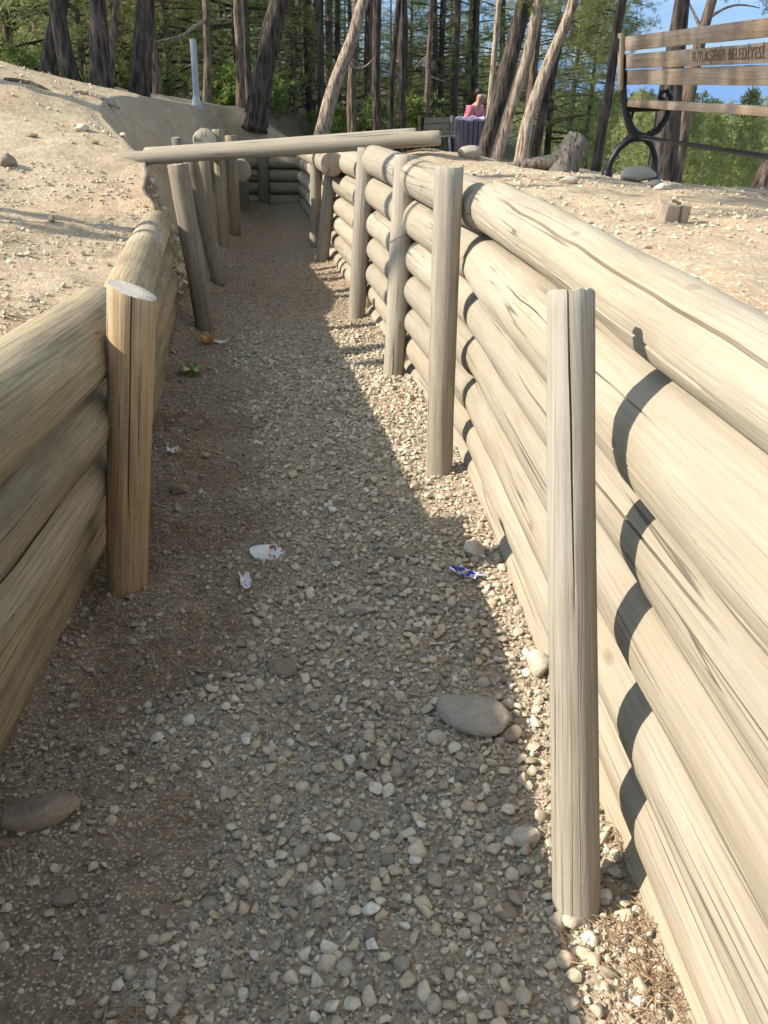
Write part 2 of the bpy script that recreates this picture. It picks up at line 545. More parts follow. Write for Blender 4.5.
fo_m, hi_m = zones(Xm, Ym)
attrs = {k: np.concatenate([AL[k].ravel(), AR[k].ravel(), {'forest': fo_m, 'hill': hi_m, 'face': 0 * Xm}[k].ravel(), np.full(len(Vd), float(k == 'face'))]) for k in ('forest', 'hill', 'face')}
me = np_mesh('ground', np.concatenate([Va, Vb, Vm, Vd]), np.concatenate([quads(ia), quads(ib), quads(im), quads(idn)]), True, attrs)
tag(link('ground', me, M['ground']), kind='structure')

rp = np.concatenate([np.arange(-7, -.5, .2), np.arange(-.5, 6, .03), np.arange(6, 13.65, .06)])[:, None]
fc = np.linspace(0, 1, 76)[None, :]
Xp = (xL(rp) - .10) * (1 - fc) + (xR(rp) + .10) * fc
Yp = np.broadcast_to(rp, Xp.shape)
Zp = floorz(Xp, Yp)


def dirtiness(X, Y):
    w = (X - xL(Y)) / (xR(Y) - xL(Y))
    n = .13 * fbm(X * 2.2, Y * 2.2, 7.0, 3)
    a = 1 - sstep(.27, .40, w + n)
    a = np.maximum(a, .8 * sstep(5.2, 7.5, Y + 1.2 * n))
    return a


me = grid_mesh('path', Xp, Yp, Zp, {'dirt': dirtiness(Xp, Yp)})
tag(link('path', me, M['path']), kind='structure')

# ------------------------------------------------------------------ loose stones
def ico(n):
    bm = bmesh.new(); bmesh.ops.create_icosphere(bm, subdivisions=n, radius=1)
    bm.verts.ensure_lookup_table()
    V = np.array([v.co[:] for v in bm.verts]); Fc = np.array([[v.index for v in f.verts] for f in bm.faces])
    bm.free(); return V, Fc


ICO = {4: ico(4)}


def pebble(rng, lod):
    """a broken, slightly worn stone: hull of random points, edges chamfered"""
    bm = bmesh.new()
    k = int(rng.integers(9, 16)) if lod == 2 else int(rng.integers(8, 12))
    P = rng.normal(size=(k, 3)); P /= np.linalg.norm(P, axis=1)[:, None]
    P *= np.array([1, rng.uniform(.6, .95), rng.uniform(.4, .72)])
    for p in P: bm.verts.new(p)
    r = bmesh.ops.convex_hull(bm, input=bm.verts[:])
    bmesh.ops.delete(bm, geom=[v for v in bm.verts if not v.link_faces], context='VERTS')
    if lod == 2:
        bmesh.ops.bevel(bm, geom=bm.edges[:], offset=rng.uniform(.06, .2), segments=1 if rng.random() < .5 else 2, affect='EDGES', profile=.5)
        bmesh.ops.triangulate(bm, faces=bm.faces[:])
    bm.verts.ensure_lookup_table(); bm.verts.index_update()
    V = np.array([v.co[:] for v in bm.verts]); Fc = np.array([[v.index for v in f.verts] for f in bm.faces])
    bm.free()
    V = V - V.mean(0); V /= np.abs(V[:, :2]).max()
    return V, Fc


def scatter(name, lod, P, size, rnd, dust, mat, label, cat, group=None, sink=.2, tilt=.3, soil=None):
    soil = 0 * dust if soil is None else soil
    rng = np.random.default_rng(len(P) + lod)
    nvar = 26
    n = len(P)
    idx = rng.integers(0, nvar, n)
    yaw = rng.uniform(0, 2 * math.pi, n); ax = rng.normal(0, tilt, n); ay = rng.normal(0, tilt, n)
    def rot(B, i, j, a):
        c, s = np.cos(a)[:, None], np.sin(a)[:, None]
        bi, bj = B[:, :, i] * c - B[:, :, j] * s, B[:, :, i] * s + B[:, :, j] * c
        B = B.copy(); B[:, :, i] = bi; B[:, :, j] = bj; return B
    Vs, Fs, rs, ds, ss, off = [], [], [], [], [], 0
    for v in range(nvar):
        V0, F0 = pebble(rng, lod)
        m = np.where(idx == v)[0]; nv = len(V0)
        B = np.broadcast_to(V0, (len(m), nv, 3))
        B = rot(rot(rot(B, 1, 2, ax[m]), 0, 2, ay[m]), 0, 1, yaw[m]) * size[m, None, None] * .5
        lift = (.5 - sink) * size[m] * .55
        B = B + P[m][:, None, :] + np.stack([0 * lift, 0 * lift, lift], -1)[:, None, :]
        Vs.append(B.reshape(-1, 3)); Fs.append((F0[None] + (np.arange(len(m)) * nv)[:, None, None]).reshape(-1, 3) + off)
        rs.append(np.repeat(rnd[m], nv)); ds.append(np.repeat(dust[m], nv)); ss.append(np.repeat(soil[m], nv)); off += len(m) * nv
    me = np_mesh(name, np.concatenate(Vs), np.concatenate(Fs), lod == 2, {'rnd': np.concatenate(rs), 'dust': np.concatenate(ds), 'soil': np.concatenate(ss)})
    if lod == 2:
        try: me.set_sharp_from_angle(angle=math.radians(38))
        except Exception: pass
    o = link(name, me, mat)
    return tag(o, label, cat, group, 'stuff')


def floor_points(n, y0, y1, dens):
    Y = RNG.uniform(y0, y1, n); w = RNG.uniform(0.0, 1.0, n)
    X = xL(Y) * (1 - w) + xR(Y) * w
    keep = RNG.random(n) < dens(X, Y, w)
    X, Y, w = X[keep], Y[keep], w[keep]
    return X, Y, w


def dens_main(X, Y, w):
    n = fbm(X * 2.5, Y * 2.5, 3.0, 3)
    a = dirtiness(X, Y)
    d = 1.0 - .8 * a
    d = d * (1 - .72 * np.exp(-((w - .58 + .08 * n) / .13) ** 2) * sstep(1.2, 2.4, Y) * sstep(-.25, .25, n + .15))
    d = d * (.72 + .5 * n)
    return np.clip(d, .05, 1)


def thin(X, Y, s, k=.31):
    """drop stones that sit inside a bigger one already placed (simple hash grid)"""
    order = np.argsort(-s); grid = {}; keep = []
    for i in order:
        cx, cy = int(X[i] / .04), int(Y[i] / .04); ok = True
        for a in (-1, 0, 1):
            for b in (-1, 0, 1):
                for j in grid.get((cx + a, cy + b), ()):
                    if (X[i] - X[j]) ** 2 + (Y[i] - Y[j]) ** 2 < (k * (s[i] + s[j])) ** 2: ok = False; break
                if not ok: break
            if not ok: break
        if ok: grid.setdefault((cx, cy), []).append(i); keep.append(i)
    return np.array(keep)


def gravel_layer(n, y0, y1, lod, smin, smax, name, label, dens=dens_main, pw=1.5, thinned=True):
    X, Y, w = floor_points(n, y0, y1, dens)
    s = smin + (smax - smin) * RNG.random(len(X)) ** pw
    s = s * (1 - .3 * dirtiness(X, Y))
    if thinned:
        k = thin(X, Y, s); X, Y, w, s = X[k], Y[k], w[k], s[k]
    P = np.stack([X, Y, floorz(X, Y)], -1)
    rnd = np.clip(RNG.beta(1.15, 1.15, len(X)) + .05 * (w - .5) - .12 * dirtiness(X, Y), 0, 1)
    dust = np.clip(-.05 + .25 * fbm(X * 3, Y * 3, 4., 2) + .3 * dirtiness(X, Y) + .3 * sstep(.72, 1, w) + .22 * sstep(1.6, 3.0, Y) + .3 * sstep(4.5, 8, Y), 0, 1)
    scatter(name, lod, P, s, rnd, dust, M['gravel'], label, 'gravel', sink=.06, soil=dirtiness(X, Y))


gravel_layer(90000, .5, 3.4, 2, .014, .042, 'gravel', 'grey and tan gravel stones covering the near trench floor')
gravel_layer(700, .7, 6.5, 2, .04, .07, 'gravel', 'scattered fist sized cobbles among the gravel of the trench floor', lambda X, Y, w: .2 + .3 * dirtiness(X, Y), 2.0)
gravel_layer(52000, 3.4, 9.5, 1, .013, .036, 'gravel', 'loose grey gravel along the far stretch of the trench floor')
gravel_layer(70000, .6, 6.5, 1, .005, .013, 'grit', 'fine grit lying between the gravel stones of the trench floor',
             lambda X, Y, w: np.clip(1 - .45 * dirtiness(X, Y), .1, 1) * np.clip(1.2 - .12 * Y, .3, 1), 1.0, False)


def bank_layer(n, side, y0, y1, dmax, lod, smin, smax, name, label, seed=1):
    Y = RNG.uniform(y0, y1, n); d = dmax * RNG.random(n) ** 1.5 + .04
    X = xL(Y) - np.interp(Y, [2, 3, 4.5, 6.2, 6.6], [.02, -.03, 0, .06, .1]) - d - .15 * sstep(6.3, 6.6, Y) - .68 * sstep(7.0, 9.2, Y) * (1 - .7 * sstep(11.3, 12.2, Y)) if side < 0 else xR(Y) + .14 + d
    k = RNG.random(n) < np.clip(.55 + .6 * fbm(X * 1.5, Y * 1.5, 8.0, 3), .05, 1)
    X, Y = X[k], Y[k]
    s = smin + (smax - smin) * RNG.random(len(X)) ** 3
    P = np.stack([X, Y, bank(X, Y)], -1)
    scatter(name, lod, P, s, np.clip(RNG.beta(2.6, 1.7, len(X)) + .05, 0, 1), RNG.uniform(.4, 1.0, len(X)), M['gravel'], label, 'pebbles')


bank_layer(12000, -1, 1.5, 7, 3.0, 1, .008, .036, 'gravel', 'pale pebbles strewn over the sandy bank left of the trench')
bank_layer(2500, -1, 6, 11, 4.0, 1, .01, .045, 'gravel', 'pebbles strewn up the sandy mound at the left')
bank_layer(14000, 1, 1.0, 9, 2.6, 1, .006, .03, 'gravel', 'fine pale grit over the sandy bank around the bench')


# stones spilling down the raw soil face beside the leaning posts
n = 260
Y = RNG.uniform(6.35, 8.6, n); tt = RNG.random(n) ** .8
wl_ = .10 + .10 * sstep(6.4, 6.8, Y) + .62 * sstep(7.0, 9.2, Y)
X = xL(Y) - wl_ + (wl_ + .02) * tt
Zs = bank(xL(Y) - wl_, Y) * (1 - tt) + floorz(xL(Y), Y) * tt
scatter('rubble', 2, np.stack([X, Y, Zs], -1), RNG.uniform(.02, .085, n), np.clip(RNG.beta(2, 2, n), 0, 1), RNG.uniform(.3, .8, n), M['gravel'], 'stones and crumbs of earth spilling from the bank beside the leaning posts', 'rubble')


# dry pine needles
def needles(name, X, Y, Zf, L, label):
    n = len(X); yaw = RNG.uniform(0, 2 * math.pi, n); ln = L * RNG.uniform(.5, 1.1, n); pt = RNG.normal(0, .16, n)
    dx, dy = np.cos(yaw) * ln / 2, np.sin(yaw) * ln / 2
    wx, wy = -np.sin(yaw) * .0011, np.cos(yaw) * .0011
    z = Zf + .008 + RNG.random(n) * .014; dz = pt * ln / 2
    bx, by = wx / .0011 * ln * RNG.normal(0, .06, n), wy / .0011 * ln * RNG.normal(0, .06, n)
    a = np.stack([X - dx - wx, Y - dy - wy, z - dz], -1); b = np.stack([X - dx + wx, Y - dy + wy, z - dz], -1)
    c = np.stack([X + wx + bx, Y + wy + by, z + .003], -1); d = np.stack([X - wx + bx, Y - wy + by, z + .003], -1)
    e = np.stack([X + dx + wx, Y + dy + wy, z + dz], -1); f = np.stack([X + dx - wx, Y + dy - wy, z + dz], -1)
    V = np.stack([a, b, c, d, e, f], 1).reshape(-1, 3)
    o = np.arange(n)[:, None] * 6
    q = np.concatenate([o + np.array([0, 1, 2, 3]), o + np.array([3, 2, 4, 5])])
    me = np_mesh(name, V, q, False, {'rnd': np.repeat(RNG.random(n), 6)})
    tag(link(name, me, M['litter']), label, 'pine needles', None, 'stuff')


Y = RNG.uniform(.8, 4.5, 4200); w = RNG.random(4200) ** 1.3 * .42
X = xL(Y) * (1 - w) + xR(Y) * w
k = fbm(X * 3, Y * 3, 6., 3) > -.05; X, Y = X[k], Y[k]
needles('pine_litter', X, Y, floorz(X, Y), .075, 'dry brown pine needles along the shaded left edge of the trench floor')
X = np.concatenate([RNG.normal(.47, .05, 150), RNG.normal(.52, .03, 120)]); Y = np.concatenate([RNG.normal(1.12, .12, 150), RNG.uniform(.9, 1.5, 120)])
k = X < xR(Y) + .02; X, Y = X[k], Y[k]
needles('pine_litter', X, Y, floorz(X, Y), .07, 'straw coloured pine needles heaped at the foot of the nearest grey post')
Y = RNG.uniform(1.8, 7.2, 5200); d = RNG.random(5200) ** 1.4 * 1.6
X = xL(Y) - .12 - d
k = fbm(X * 1.6, Y * 1.6, 12., 3) > .1; X, Y = X[k], Y[k]
needles('pine_litter', X, Y, bank(X, Y), .07, 'reddish dry pine needles on the bank left of the trench')

# ------------------------------------------------------------------ logs and posts
def log_mesh(name, L, r0, r1, seed, cracks=3, dz=.05, ncol=40, bend=.01, tiltcap=0.0, end_bev=.012, rough=1.0, crk=()):
    """one log along local +Z; cracks are real grooves that follow the twist of the grain"""
    rng = np.random.default_rng(seed)
    base = list(np.linspace(0, 2 * math.pi, ncol, endpoint=False))
    cr = []
    for k in range(cracks):
        ph = (rng.random() + k) * 2 * math.pi / max(1, cracks)
        z0 = rng.uniform(-.1, .6) * L; ln = rng.uniform(.3, .8) * max(L, 1.0)
        cr.append((ph % (2 * math.pi), z0, z0 + ln, rng.uniform(.008, .02) * rng.choice([.5, .8, 1.2]), rng.uniform(.0012, .0034)))
    cr += [(c[0] % (2 * math.pi), *c[1:]) for c in crk]
    cols = []
    for b in base:
        if all(abs((b - c[0] + math.pi) % (2 * math.pi) - math.pi) > .09 for c in cr): cols.append((b, -1, 0))
    for i, c in enumerate(cr):
        wv = c[4] / r0
        cols += [(c[0] - wv * 2.2, -1, 0), (c[0] - wv, i, .0), (c[0], i, 1.0), (c[0] + wv, i, .0), (c[0] + wv * 2.2, -1, 0)]
    cols.sort(key=lambda c: c[0])
    nz = max(6, int(L / dz))
    z = np.linspace(0, L, nz + 1)
    th = np.array([c[0] for c in cols])[None, :]
    wig = .16 * fbm(z * 1.1 + seed * 3.7, 0 * z, 0, 4)[:, None] + rng.uniform(-.08, .08) * z[:, None]
    TH = th + wig
    rr = (r0 + (r1 - r0) * z / L)[:, None] * (1 + .03 * rough * fbm(np.cos(th) * .9 + seed, np.sin(th) * .9, z[:, None] * 1.2, 3) + .012 * rough * vnoise(np.cos(th) * 4, np.sin(th) * 4 + seed, z[:, None] * 3))
    for i, c in enumerate(cr):
        env = np.clip(np.minimum((z - c[1]) / .35, (c[2] - z) / .35), 0, 1)[:, None]
        env = env * np.clip(.75 + .6 * vnoise(z * 5 + seed, 0 * z + i, 0), .1, 1)[:, None]
        col = np.array([k[2] if k[1] == i else 0 for k in cols])[None, :]
        rr = rr - c[3] * env * col
    bx = bend * (np.sin(z / max(L, .5) * 2.6 + seed) - math.sin(seed)) * min(1, L)
    by = bend * (np.cos(z / max(L, .5) * 2.1 + seed * 2) - math.cos(seed * 2)) * min(1, L)
    # rounded ends
    nc = len(cols)
    Xv = rr * np.cos(TH) + bx[:, None]; Yv = rr * np.sin(TH) + by[:, None]
    Zv = np.broadcast_to(z[:, None], Xv.shape).copy()
    jag = .004 * vnoise(th * 6 + seed, 0 * th, 1.0)[0]
    tx, ty = tiltcap if isinstance(tiltcap, tuple) else (tiltcap, 0)
    for k, f in ((1, 1.0), (2, .66), (3, .33)): Zv[-k] += f * (tx * Xv[-k] + ty * Yv[-k])
    Zv[-1] += jag * (0 if isinstance(tiltcap, tuple) else .6); Zv[0] += jag * .6
    rings = [np.stack([Xv[i], Yv[i], Zv[i]], -1) for i in range(nz + 1)]
    def shrink(r, k, dzz):
        c = r.mean(0); q = c + (r - c) * k; q[:, 2] = r[:, 2] + dzz; return q
    bev = end_bev
    front = [shrink(rings[0], .45, -bev), shrink(rings[0], 1 - bev / r0 * .9, -bev)]
    back = [shrink(rings[-1], 1 - bev / r1 * .9, bev), shrink(rings[-1], .45, bev)]
    if isinstance(tiltcap, tuple):
        for q in back: q[:, 2] = L + tiltcap[0] * q[:, 0] + tiltcap[1] * q[:, 1] + bev
    allr = front + rings + back
    V = np.concatenate(allr)
    nR = len(allr)
    i = np.arange(nR * nc).reshape(nR, nc)
    q = np.stack([i[:-1], np.roll(i[:-1], -1, 1), np.roll(i[1:], -1, 1), i[1:]], -1)
    mi = np.zeros((nR - 1, nc), int); mi[0] = 1; mi[-1] = 1
    polys = q.reshape(-1, 4).tolist(); mi = mi.ravel().tolist()
    polys.append(i[0][::-1].tolist()); mi.append(1); polys.append(i[-1].tolist()); mi.append(1)
    me = np_mesh(name, V, polys, True, None, mi)
    try: me.set_sharp_from_angle(angle=math.radians(48))
    except Exception: pass
    return me


_seed = [11]


def log(name, A, B, r0, r1, mats, label, cat, group=None, spin=None, **kw):
    A, B = Vector(A), Vector(B)
    _seed[0] += 1
    q = (B - A).to_track_quat('Z', 'Y') @ Quaternion((0, 0, 1), random.uniform(0, 6.28) if spin is None else spin)
    qi = q.inverted()
    if kw.get('crk'):                                       # crack angles are counted from the side that faces the path
        v = qi @ Vector((-A.x, -A.y, 0)); p0 = math.atan2(v.y, v.x)
        kw['crk'] = [(p0 + c[0], *c[1:]) for c in kw['crk']]
    if isinstance(kw.get('tiltcap'), tuple):                # slope of the sawn top, given in world directions
        v = qi @ Vector((*kw['tiltcap'], 0)); kw['tiltcap'] = (v.x, v.y)
    me = log_mesh(name, (B - A).length, r0, r1, _seed[0], **kw)
    o = link(name, me, mats)
    o.location = A; o.rotation_euler = q.to_euler()
    return tag(o, label, cat, group)


ORD = ['topmost', 'second', 'third', 'fourth', 'fifth', 'sixth', 'lowest']


def log_wall(radii, ztop0, ya, yb, front, mats, where, group, slope=-.04, jit=.05, side=1, splits={}, **kw):
    """a stack of logs, each its own object, between y=ya and y=yb; front(Y) is the face towards the trench"""
    za = zb = ztop0
    n = len(radii) - 1
    for i, r in enumerate(radii):
        ra, rb = r if isinstance(r, tuple) else (r * random.uniform(.97, 1.03), r * random.uniform(.97, 1.03))
        ca, cb = za - ra, zb - rb; za -= 2 * ra * .985; zb -= 2 * rb * .985
        a, b = ya + random.uniform(-jit, jit), yb + random.uniform(-jit, jit)
        off = random.uniform(-.012, .012)
        A = (front(a, i / n) + side * (ra + off), a, ca + slope * a + random.uniform(-.006, .006))
        B = (front(b, i / n) + side * (rb + off), b, cb + slope * b + random.uniform(-.006, .006))
        nm = ORD[i] if i < n else 'lowest'
        lab = f'{nm} log {where}' if nm in ('topmost', 'lowest') else f'{nm} log from the top {where}'
        log('log', A, B, ra, rb, mats, lab, 'log', group, **dict(kw, crk=splits.get(i, ())))


LM = [M['log'], M['cap']]
radR = [.102, .114, .096, .091, .09, .086, .086]
fA = lambda y, t: .585 - .06 * y - .032 * (1 - t)
fB = lambda y, t: .365 - .152 * (y - 3.7) - .03 * (1 - t)
fC = lambda y, t: -.135 - .17 * (y - 7.0)
log_wall([(.058, .10), (.136, .108), .096, .091, .09, .086, .086], 1.197, -1.6, 3.74, fA, LM, 'of the sunlit stack behind the nearest grey post', 'logs of the right trench wall', slope=-.034, cracks=4, rough=1.9, splits={0: [(.5, 2.6, 5.2, .014, .0028), (-.55, 2.9, 5.3, .016, .003)], 1: [(-.5, 2.5, 3.9, .015, .003), (.35, 3.1, 4.8, .012, .0025)], 2: [(.3, 2.7, 4.4, .016, .003)], 3: [(-.25, 2.4, 4.0, .016, .003)]}, dz=.035, ncol=56, bend=.008, end_bev=.014)
log_wall(radR, 1.22, 3.80, 7.02, fB, LM, 'of the right wall stack between second and fourth posts', 'logs of the right trench wall', cracks=3, dz=.06, ncol=36, bend=.006)
log_wall(radR[:6], 1.17, 7.1, 13.3, fC, LM, 'of the right wall stack beyond the overhead beams', 'logs of the right trench wall', slope=-.045, cracks=2, dz=.12, ncol=28, bend=.006)
radL = [.122, .094, .086, .084, .082, .08]
gA = lambda y, t: -.80 * (1 - t) + (-.87 - .062 * y) * t
gB = lambda y, t: (-.91 - .178 * (y - 3.3)) * (1 - t) + (-1.06 - .121 * (y - 3.1)) * t
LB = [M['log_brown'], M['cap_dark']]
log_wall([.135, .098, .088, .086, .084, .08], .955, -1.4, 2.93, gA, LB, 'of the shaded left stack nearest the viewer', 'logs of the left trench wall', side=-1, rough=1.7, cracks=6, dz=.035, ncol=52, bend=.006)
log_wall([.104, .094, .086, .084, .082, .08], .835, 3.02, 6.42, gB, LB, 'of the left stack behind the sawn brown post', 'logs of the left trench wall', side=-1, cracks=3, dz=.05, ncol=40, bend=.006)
# end wall across the trench
z = .50
for i in range(6):
    r = [.085, .09, .085, .085, .09, .08][i]
    zc = z - r; z -= 2 * r
    log('log', (-2.5, 13.45, zc), (-.75, 13.42, zc), r, r * .96, [M['log_dark'], M['cap_dark']],
        (f'{ORD[i]} log from the top' if 0 < i < 5 else f'{"topmost" if i == 0 else "lowest"} log') + ' of the wall closing the far trench end', 'log', 'logs of the end wall', cracks=2, dz=.1, ncol=24)

# posts
PM = [M['post'], M['cap']]
def post(A, B, r0, r1, label, group, mats=PM, ties=(), **kw):
    A, B = Vector(A), Vector(B)
    d = (B - A).normalized()
    A2 = A - d * .12
    k = dict(cracks=3, dz=.03, ncol=44, bend=.006, end_bev=.005, rough=1.8); k.update(kw)
    o = log('post', A2, B, r0, r1, mats, label, 'post', group, **k)
    for h, tl in ties:
        mb = MB(); n = 26; pts = []
        for j in range(n + 1):
            a = 2 * math.pi * j / n * .97
            rr = (r0 + (r1 - r0) * h / (B - A2).length) * 1.005 + .001
            pts.append((rr * math.cos(a), rr * math.sin(a), h + tl * math.cos(a)))
        pts.append((rr * 1.35, -.01, h + tl + .02))
        mb.tube(pts, .0016, 6).build('wire_tie', M['wire'], o)
    return o


GR, GL = 'posts along the right trench wall', 'posts along the left trench side'
post(at(577.5, 922, 1.27), at(575, 292, 1.615), .0485, .0425, 'nearest grey post with a long split, before the sunlit log wall', GR, cracks=2, spin=0, crk=[(.05, .75, 1.6, .014, .0026), (-.8, .1, .8, .012, .002)], end_bev=.003)
post(at(439, 476, 3.66), at(450, 168, 3.74), .0585, .0565, 'second grey post from the front of the right wall, straight and round-topped', GR)
post(at(393.5, 379, 5.2), at(407, 156, 5.36), .062, .066, 'third grey post of the right wall with a bent wire tie', GR, ties=[(.93, .03)])
post(at(356.5, 319, 6.87), at(368, 149, 7.0), .064, .072, 'fourth right-hand post touching the overhead beam', GR, ties=[(.95, .02)])
a = at(322, 262, 9.13); b = at(334, 160, 9.2)
post(a, b, .062, .07, 'leaning right-hand post under the beam below a round log end', GR, mats=[M['post'], M['cap']], ncol=28, dz=.08)
a = at(315, 247, 9.95); b = at(316.5, 152, 9.95)
post(a, b, .058, .06, 'farthest right-hand post under the beam beside the dark end wall', GR, ncol=28, dz=.08)
# left side
post((-.87, 2.61, -.10), (-.728, 2.60, .905), .066, .071, 'thick brown post with white sawn split top by the left wall', GL, mats=[M['post_warm'], M['cap_pale']], cracks=4, tiltcap=(-.27, -.06), spin=0, end_bev=.002, crk=[(.12, .35, 1.5, .018, .0026), (-.35, .1, .9, .014, .002)])
PD = [M['post_shade'], M['cap']]
a = at(205.5, 335, 6.28); b = at(177, 165, 6.35)
post(a, b, .062, .069, 'thick leaning post under the left end of the beams', GL, mats=PD, ncol=32, dz=.06)
for (bx, by, tx, ty, Yd, r, lab, m) in [
    (216, 271, 192, 162, 8.0, .062, 'dark leaning post right behind the thick leaning one', PD),
    (216, 266, 203, 160, 8.5, .050, 'slender leaning post in the middle of the left row', [M['post_mid'], M['cap']]),
    (224, 253, 218, 130, 9.6, .056, 'tall left post rising above the overhead beams', [M['post_mid'], M['cap']]),
    (236, 238, 230, 136, 10.4, .062, 'last sunlit post of the left row before the round log end', [M['post_mid'], M['cap']]),
    (244, 215, 239, 138, 12.2, .075, 'dark far-left post below the round log end', PD),
    (264, 197, 263, 150, 13.25, .075, 'post standing against the dark end wall', PD)]:
    A, B = at(bx, by, Yd), at(tx, ty, Yd + .1)
    post(A, B, r, r * 1.05, lab, GL, mats=m, ncol=24, dz=.1)
post(at(179, 165, 8.3) - Vector((0, 0, .5)), at(177, 138, 8.3), .04, .04, 'short post stub showing just above the beams at the left', GL, mats=PD, ncol=20, dz=.1)

# wale logs whose sawn ends face the viewer
c = at(240, 171, 10.7)
log('log', c, c + Vector((-.45, 2.4, -.02)), .125, .12, [M['log_dark'], M['cap_dark']], 'log lying along the left row with its round end below the beams', 'log', 'logs lying along the trench', ncol=30, dz=.1)
c = at(205, 141, 9.3)
log('log', c, c + Vector((-.2, 1.2, -.10)), .115, .11, [M['log_dark'], M['cap']], 'log on the left bank with its round end above the beams', 'log', 'logs lying along the trench', ncol=30, dz=.1)
c = at(332, 164, 8.55)
log('log', c, c + Vector((-.42, 2.4, -.08)), .108, .105, [M['log_dark'], M['cap_dark']], 'log held at the right with its round end below the beams', 'log', 'logs lying along the trench', ncol=30, dz=.1)
# the two beams over the trench
A, B = at(114, 160, 7.45), at(439, 138.5, 7.3)
log('beam', A, B, .051, .056, LM, 'front one of two pale round beams laid across the trench', 'beam', 'beams across the trench', ncol=36, dz=.06, cracks=4, bend=.01)
A, B = at(146, 153.5, 7.62), at(415, 137, 7.48)
log('beam', A, B, .046, .050, LM, 'rear one of two pale round beams laid across the trench', 'beam', 'beams across the trench', ncol=32, dz=.08, cracks=3, bend=.01)

# ------------------------------------------------------------------ larger stones
def stone(X, Y, size, label, mat, sq=(1, .7, .45), rz=0, tilt=0, z=None, name='stone', sink=.16, group='larger stones on the trench floor', cuts=7, d0=.6):
    _seed[0] += 1
    rng = np.random.default_rng(_seed[0] * 5 + 1)
    V, Fc = ICO[4]
    v = V.copy()
    for _ in range(cuts):
        n = rng.normal(size=3); n /= np.linalg.norm(n); d = rng.uniform(d0, .88)
        q = np.maximum(0, v @ n - d); v = v - q[:, None] * n * .9
    v = v * (1 + .05 * fbm(V[:, 0] * 2 + _seed[0], V[:, 1] * 2, V[:, 2] * 2, 3))[:, None]
    v = v * np.array(sq) * size * .5
    me = np_mesh(name, v, Fc, True)
    o = link(name, me, mat)
    zz = (s1(X, Y) if z is None else z) + size * .5 * sq[2] * (1 - 2 * sink)
    o.location = (X, Y, zz); o.rotation_euler = (tilt, 0, rz)
    return tag(o, label, 'stone', group)


def on_floor(px, py, z=None):
    """first point of the ground met by the line of sight through a photo pixel"""
    Ys = np.concatenate([np.arange(.6, 12, .01), np.arange(12, 40, .05)])
    d = at(px, py, 1.0)
    Xs, Zs = d.x * Ys, H + (d.z - H) * Ys
    k = int(np.argmax(Zs < surf(Xs, Ys)))
    if k == 0: return at(px, py, 8.5)
    return at(px, py, float(Ys[k]))


def px_size(px, p): return px / F * (p.y * CP + (H - p.z) * SP)


for (px, py, wpx, lab, m, sq, rz, extra) in [
    (42, 820, 68, 'long dark brown stone half buried by the left wall', 'stone_brown', (1, .5, .42), .35, {}),
    (66, 905, 24, 'small brown stone below the long dark one', 'stone_brown', (1, .8, .5), .3, {}),
    (283, 672, 36, 'flat brown stone on the left of the trench floor', 'stone_brown', (1, .7, .35), -.2, {}),
    (357, 613, 24, 'small flat grey brick-like stone in mid trench', 'stone_grey', (1, .6, .45), .05, {}),
    (474, 722, 72, 'largest smooth tan stone, flat, near the right shadow edge', 'stone_grey', (1, .72, .3), -.6, {}),
    (360, 750, 18, 'upper of two touching oval stones in mid trench', 'stone_grey', (.75, 1, .5), .3, {}),
    (369, 768, 22, 'lower of two touching oval stones in mid trench', 'stone_brown', (.8, 1, .5), .4, {}),
    (473, 556, 26, 'pale rounded stone straddling the sunlit strip', 'stone_pale', (.8, 1, .6), .2, {}),
    (404, 557, 26, 'flat tan stone left of the pale rounded stone', 'stone_brown', (1, .6, .3), .05, {}),
    (538, 672, 32, 'squared pale stone at the wall foot behind the nearest post', 'stone_pale', (.7, 1, .8), .15, {}),
    (437, 742, 18, 'small cream stone beside the largest smooth stone', 'stone_pale', (1, .85, .7), .5, {}),
    (510, 740, 24, 'brown angular stone right of the largest smooth stone', 'stone_brown', (1, .8, .6), .4, {}),
    (224, 797, 16, 'white upright pebble at the gravel edge on the left', 'stone_pale', (.6, 1, .6), .1, {}),
    (180, 494, 18, 'brownish round stone near the brown post', 'stone_brown', (1, .8, .7), .1, {}),
    (506, 917, 20, 'dark brown stone in the gravel left of the nearest post foot', 'stone_brown', (1, .9, .6), .1, {}),
    (525, 845, 28, 'whitish stone in the gravel beside the nearest post', 'stone_pale', (1, .8, .6), .3, {}),
    (570, 928, 20, 'tan angular stone touching the nearest post foot', 'stone_pale', (1, .9, .7), .7, {}),
    (370, 480, 22, 'flat stone in shade left of the second post', 'stone_grey', (1, .6, .3), .1, {}),
]:
    p = on_floor(px, py)
    stone(p.x, p.y, 1.12 * px_size(wpx, p), lab, M[m], sq, rz, **extra)
BS = 'stones on the banks'
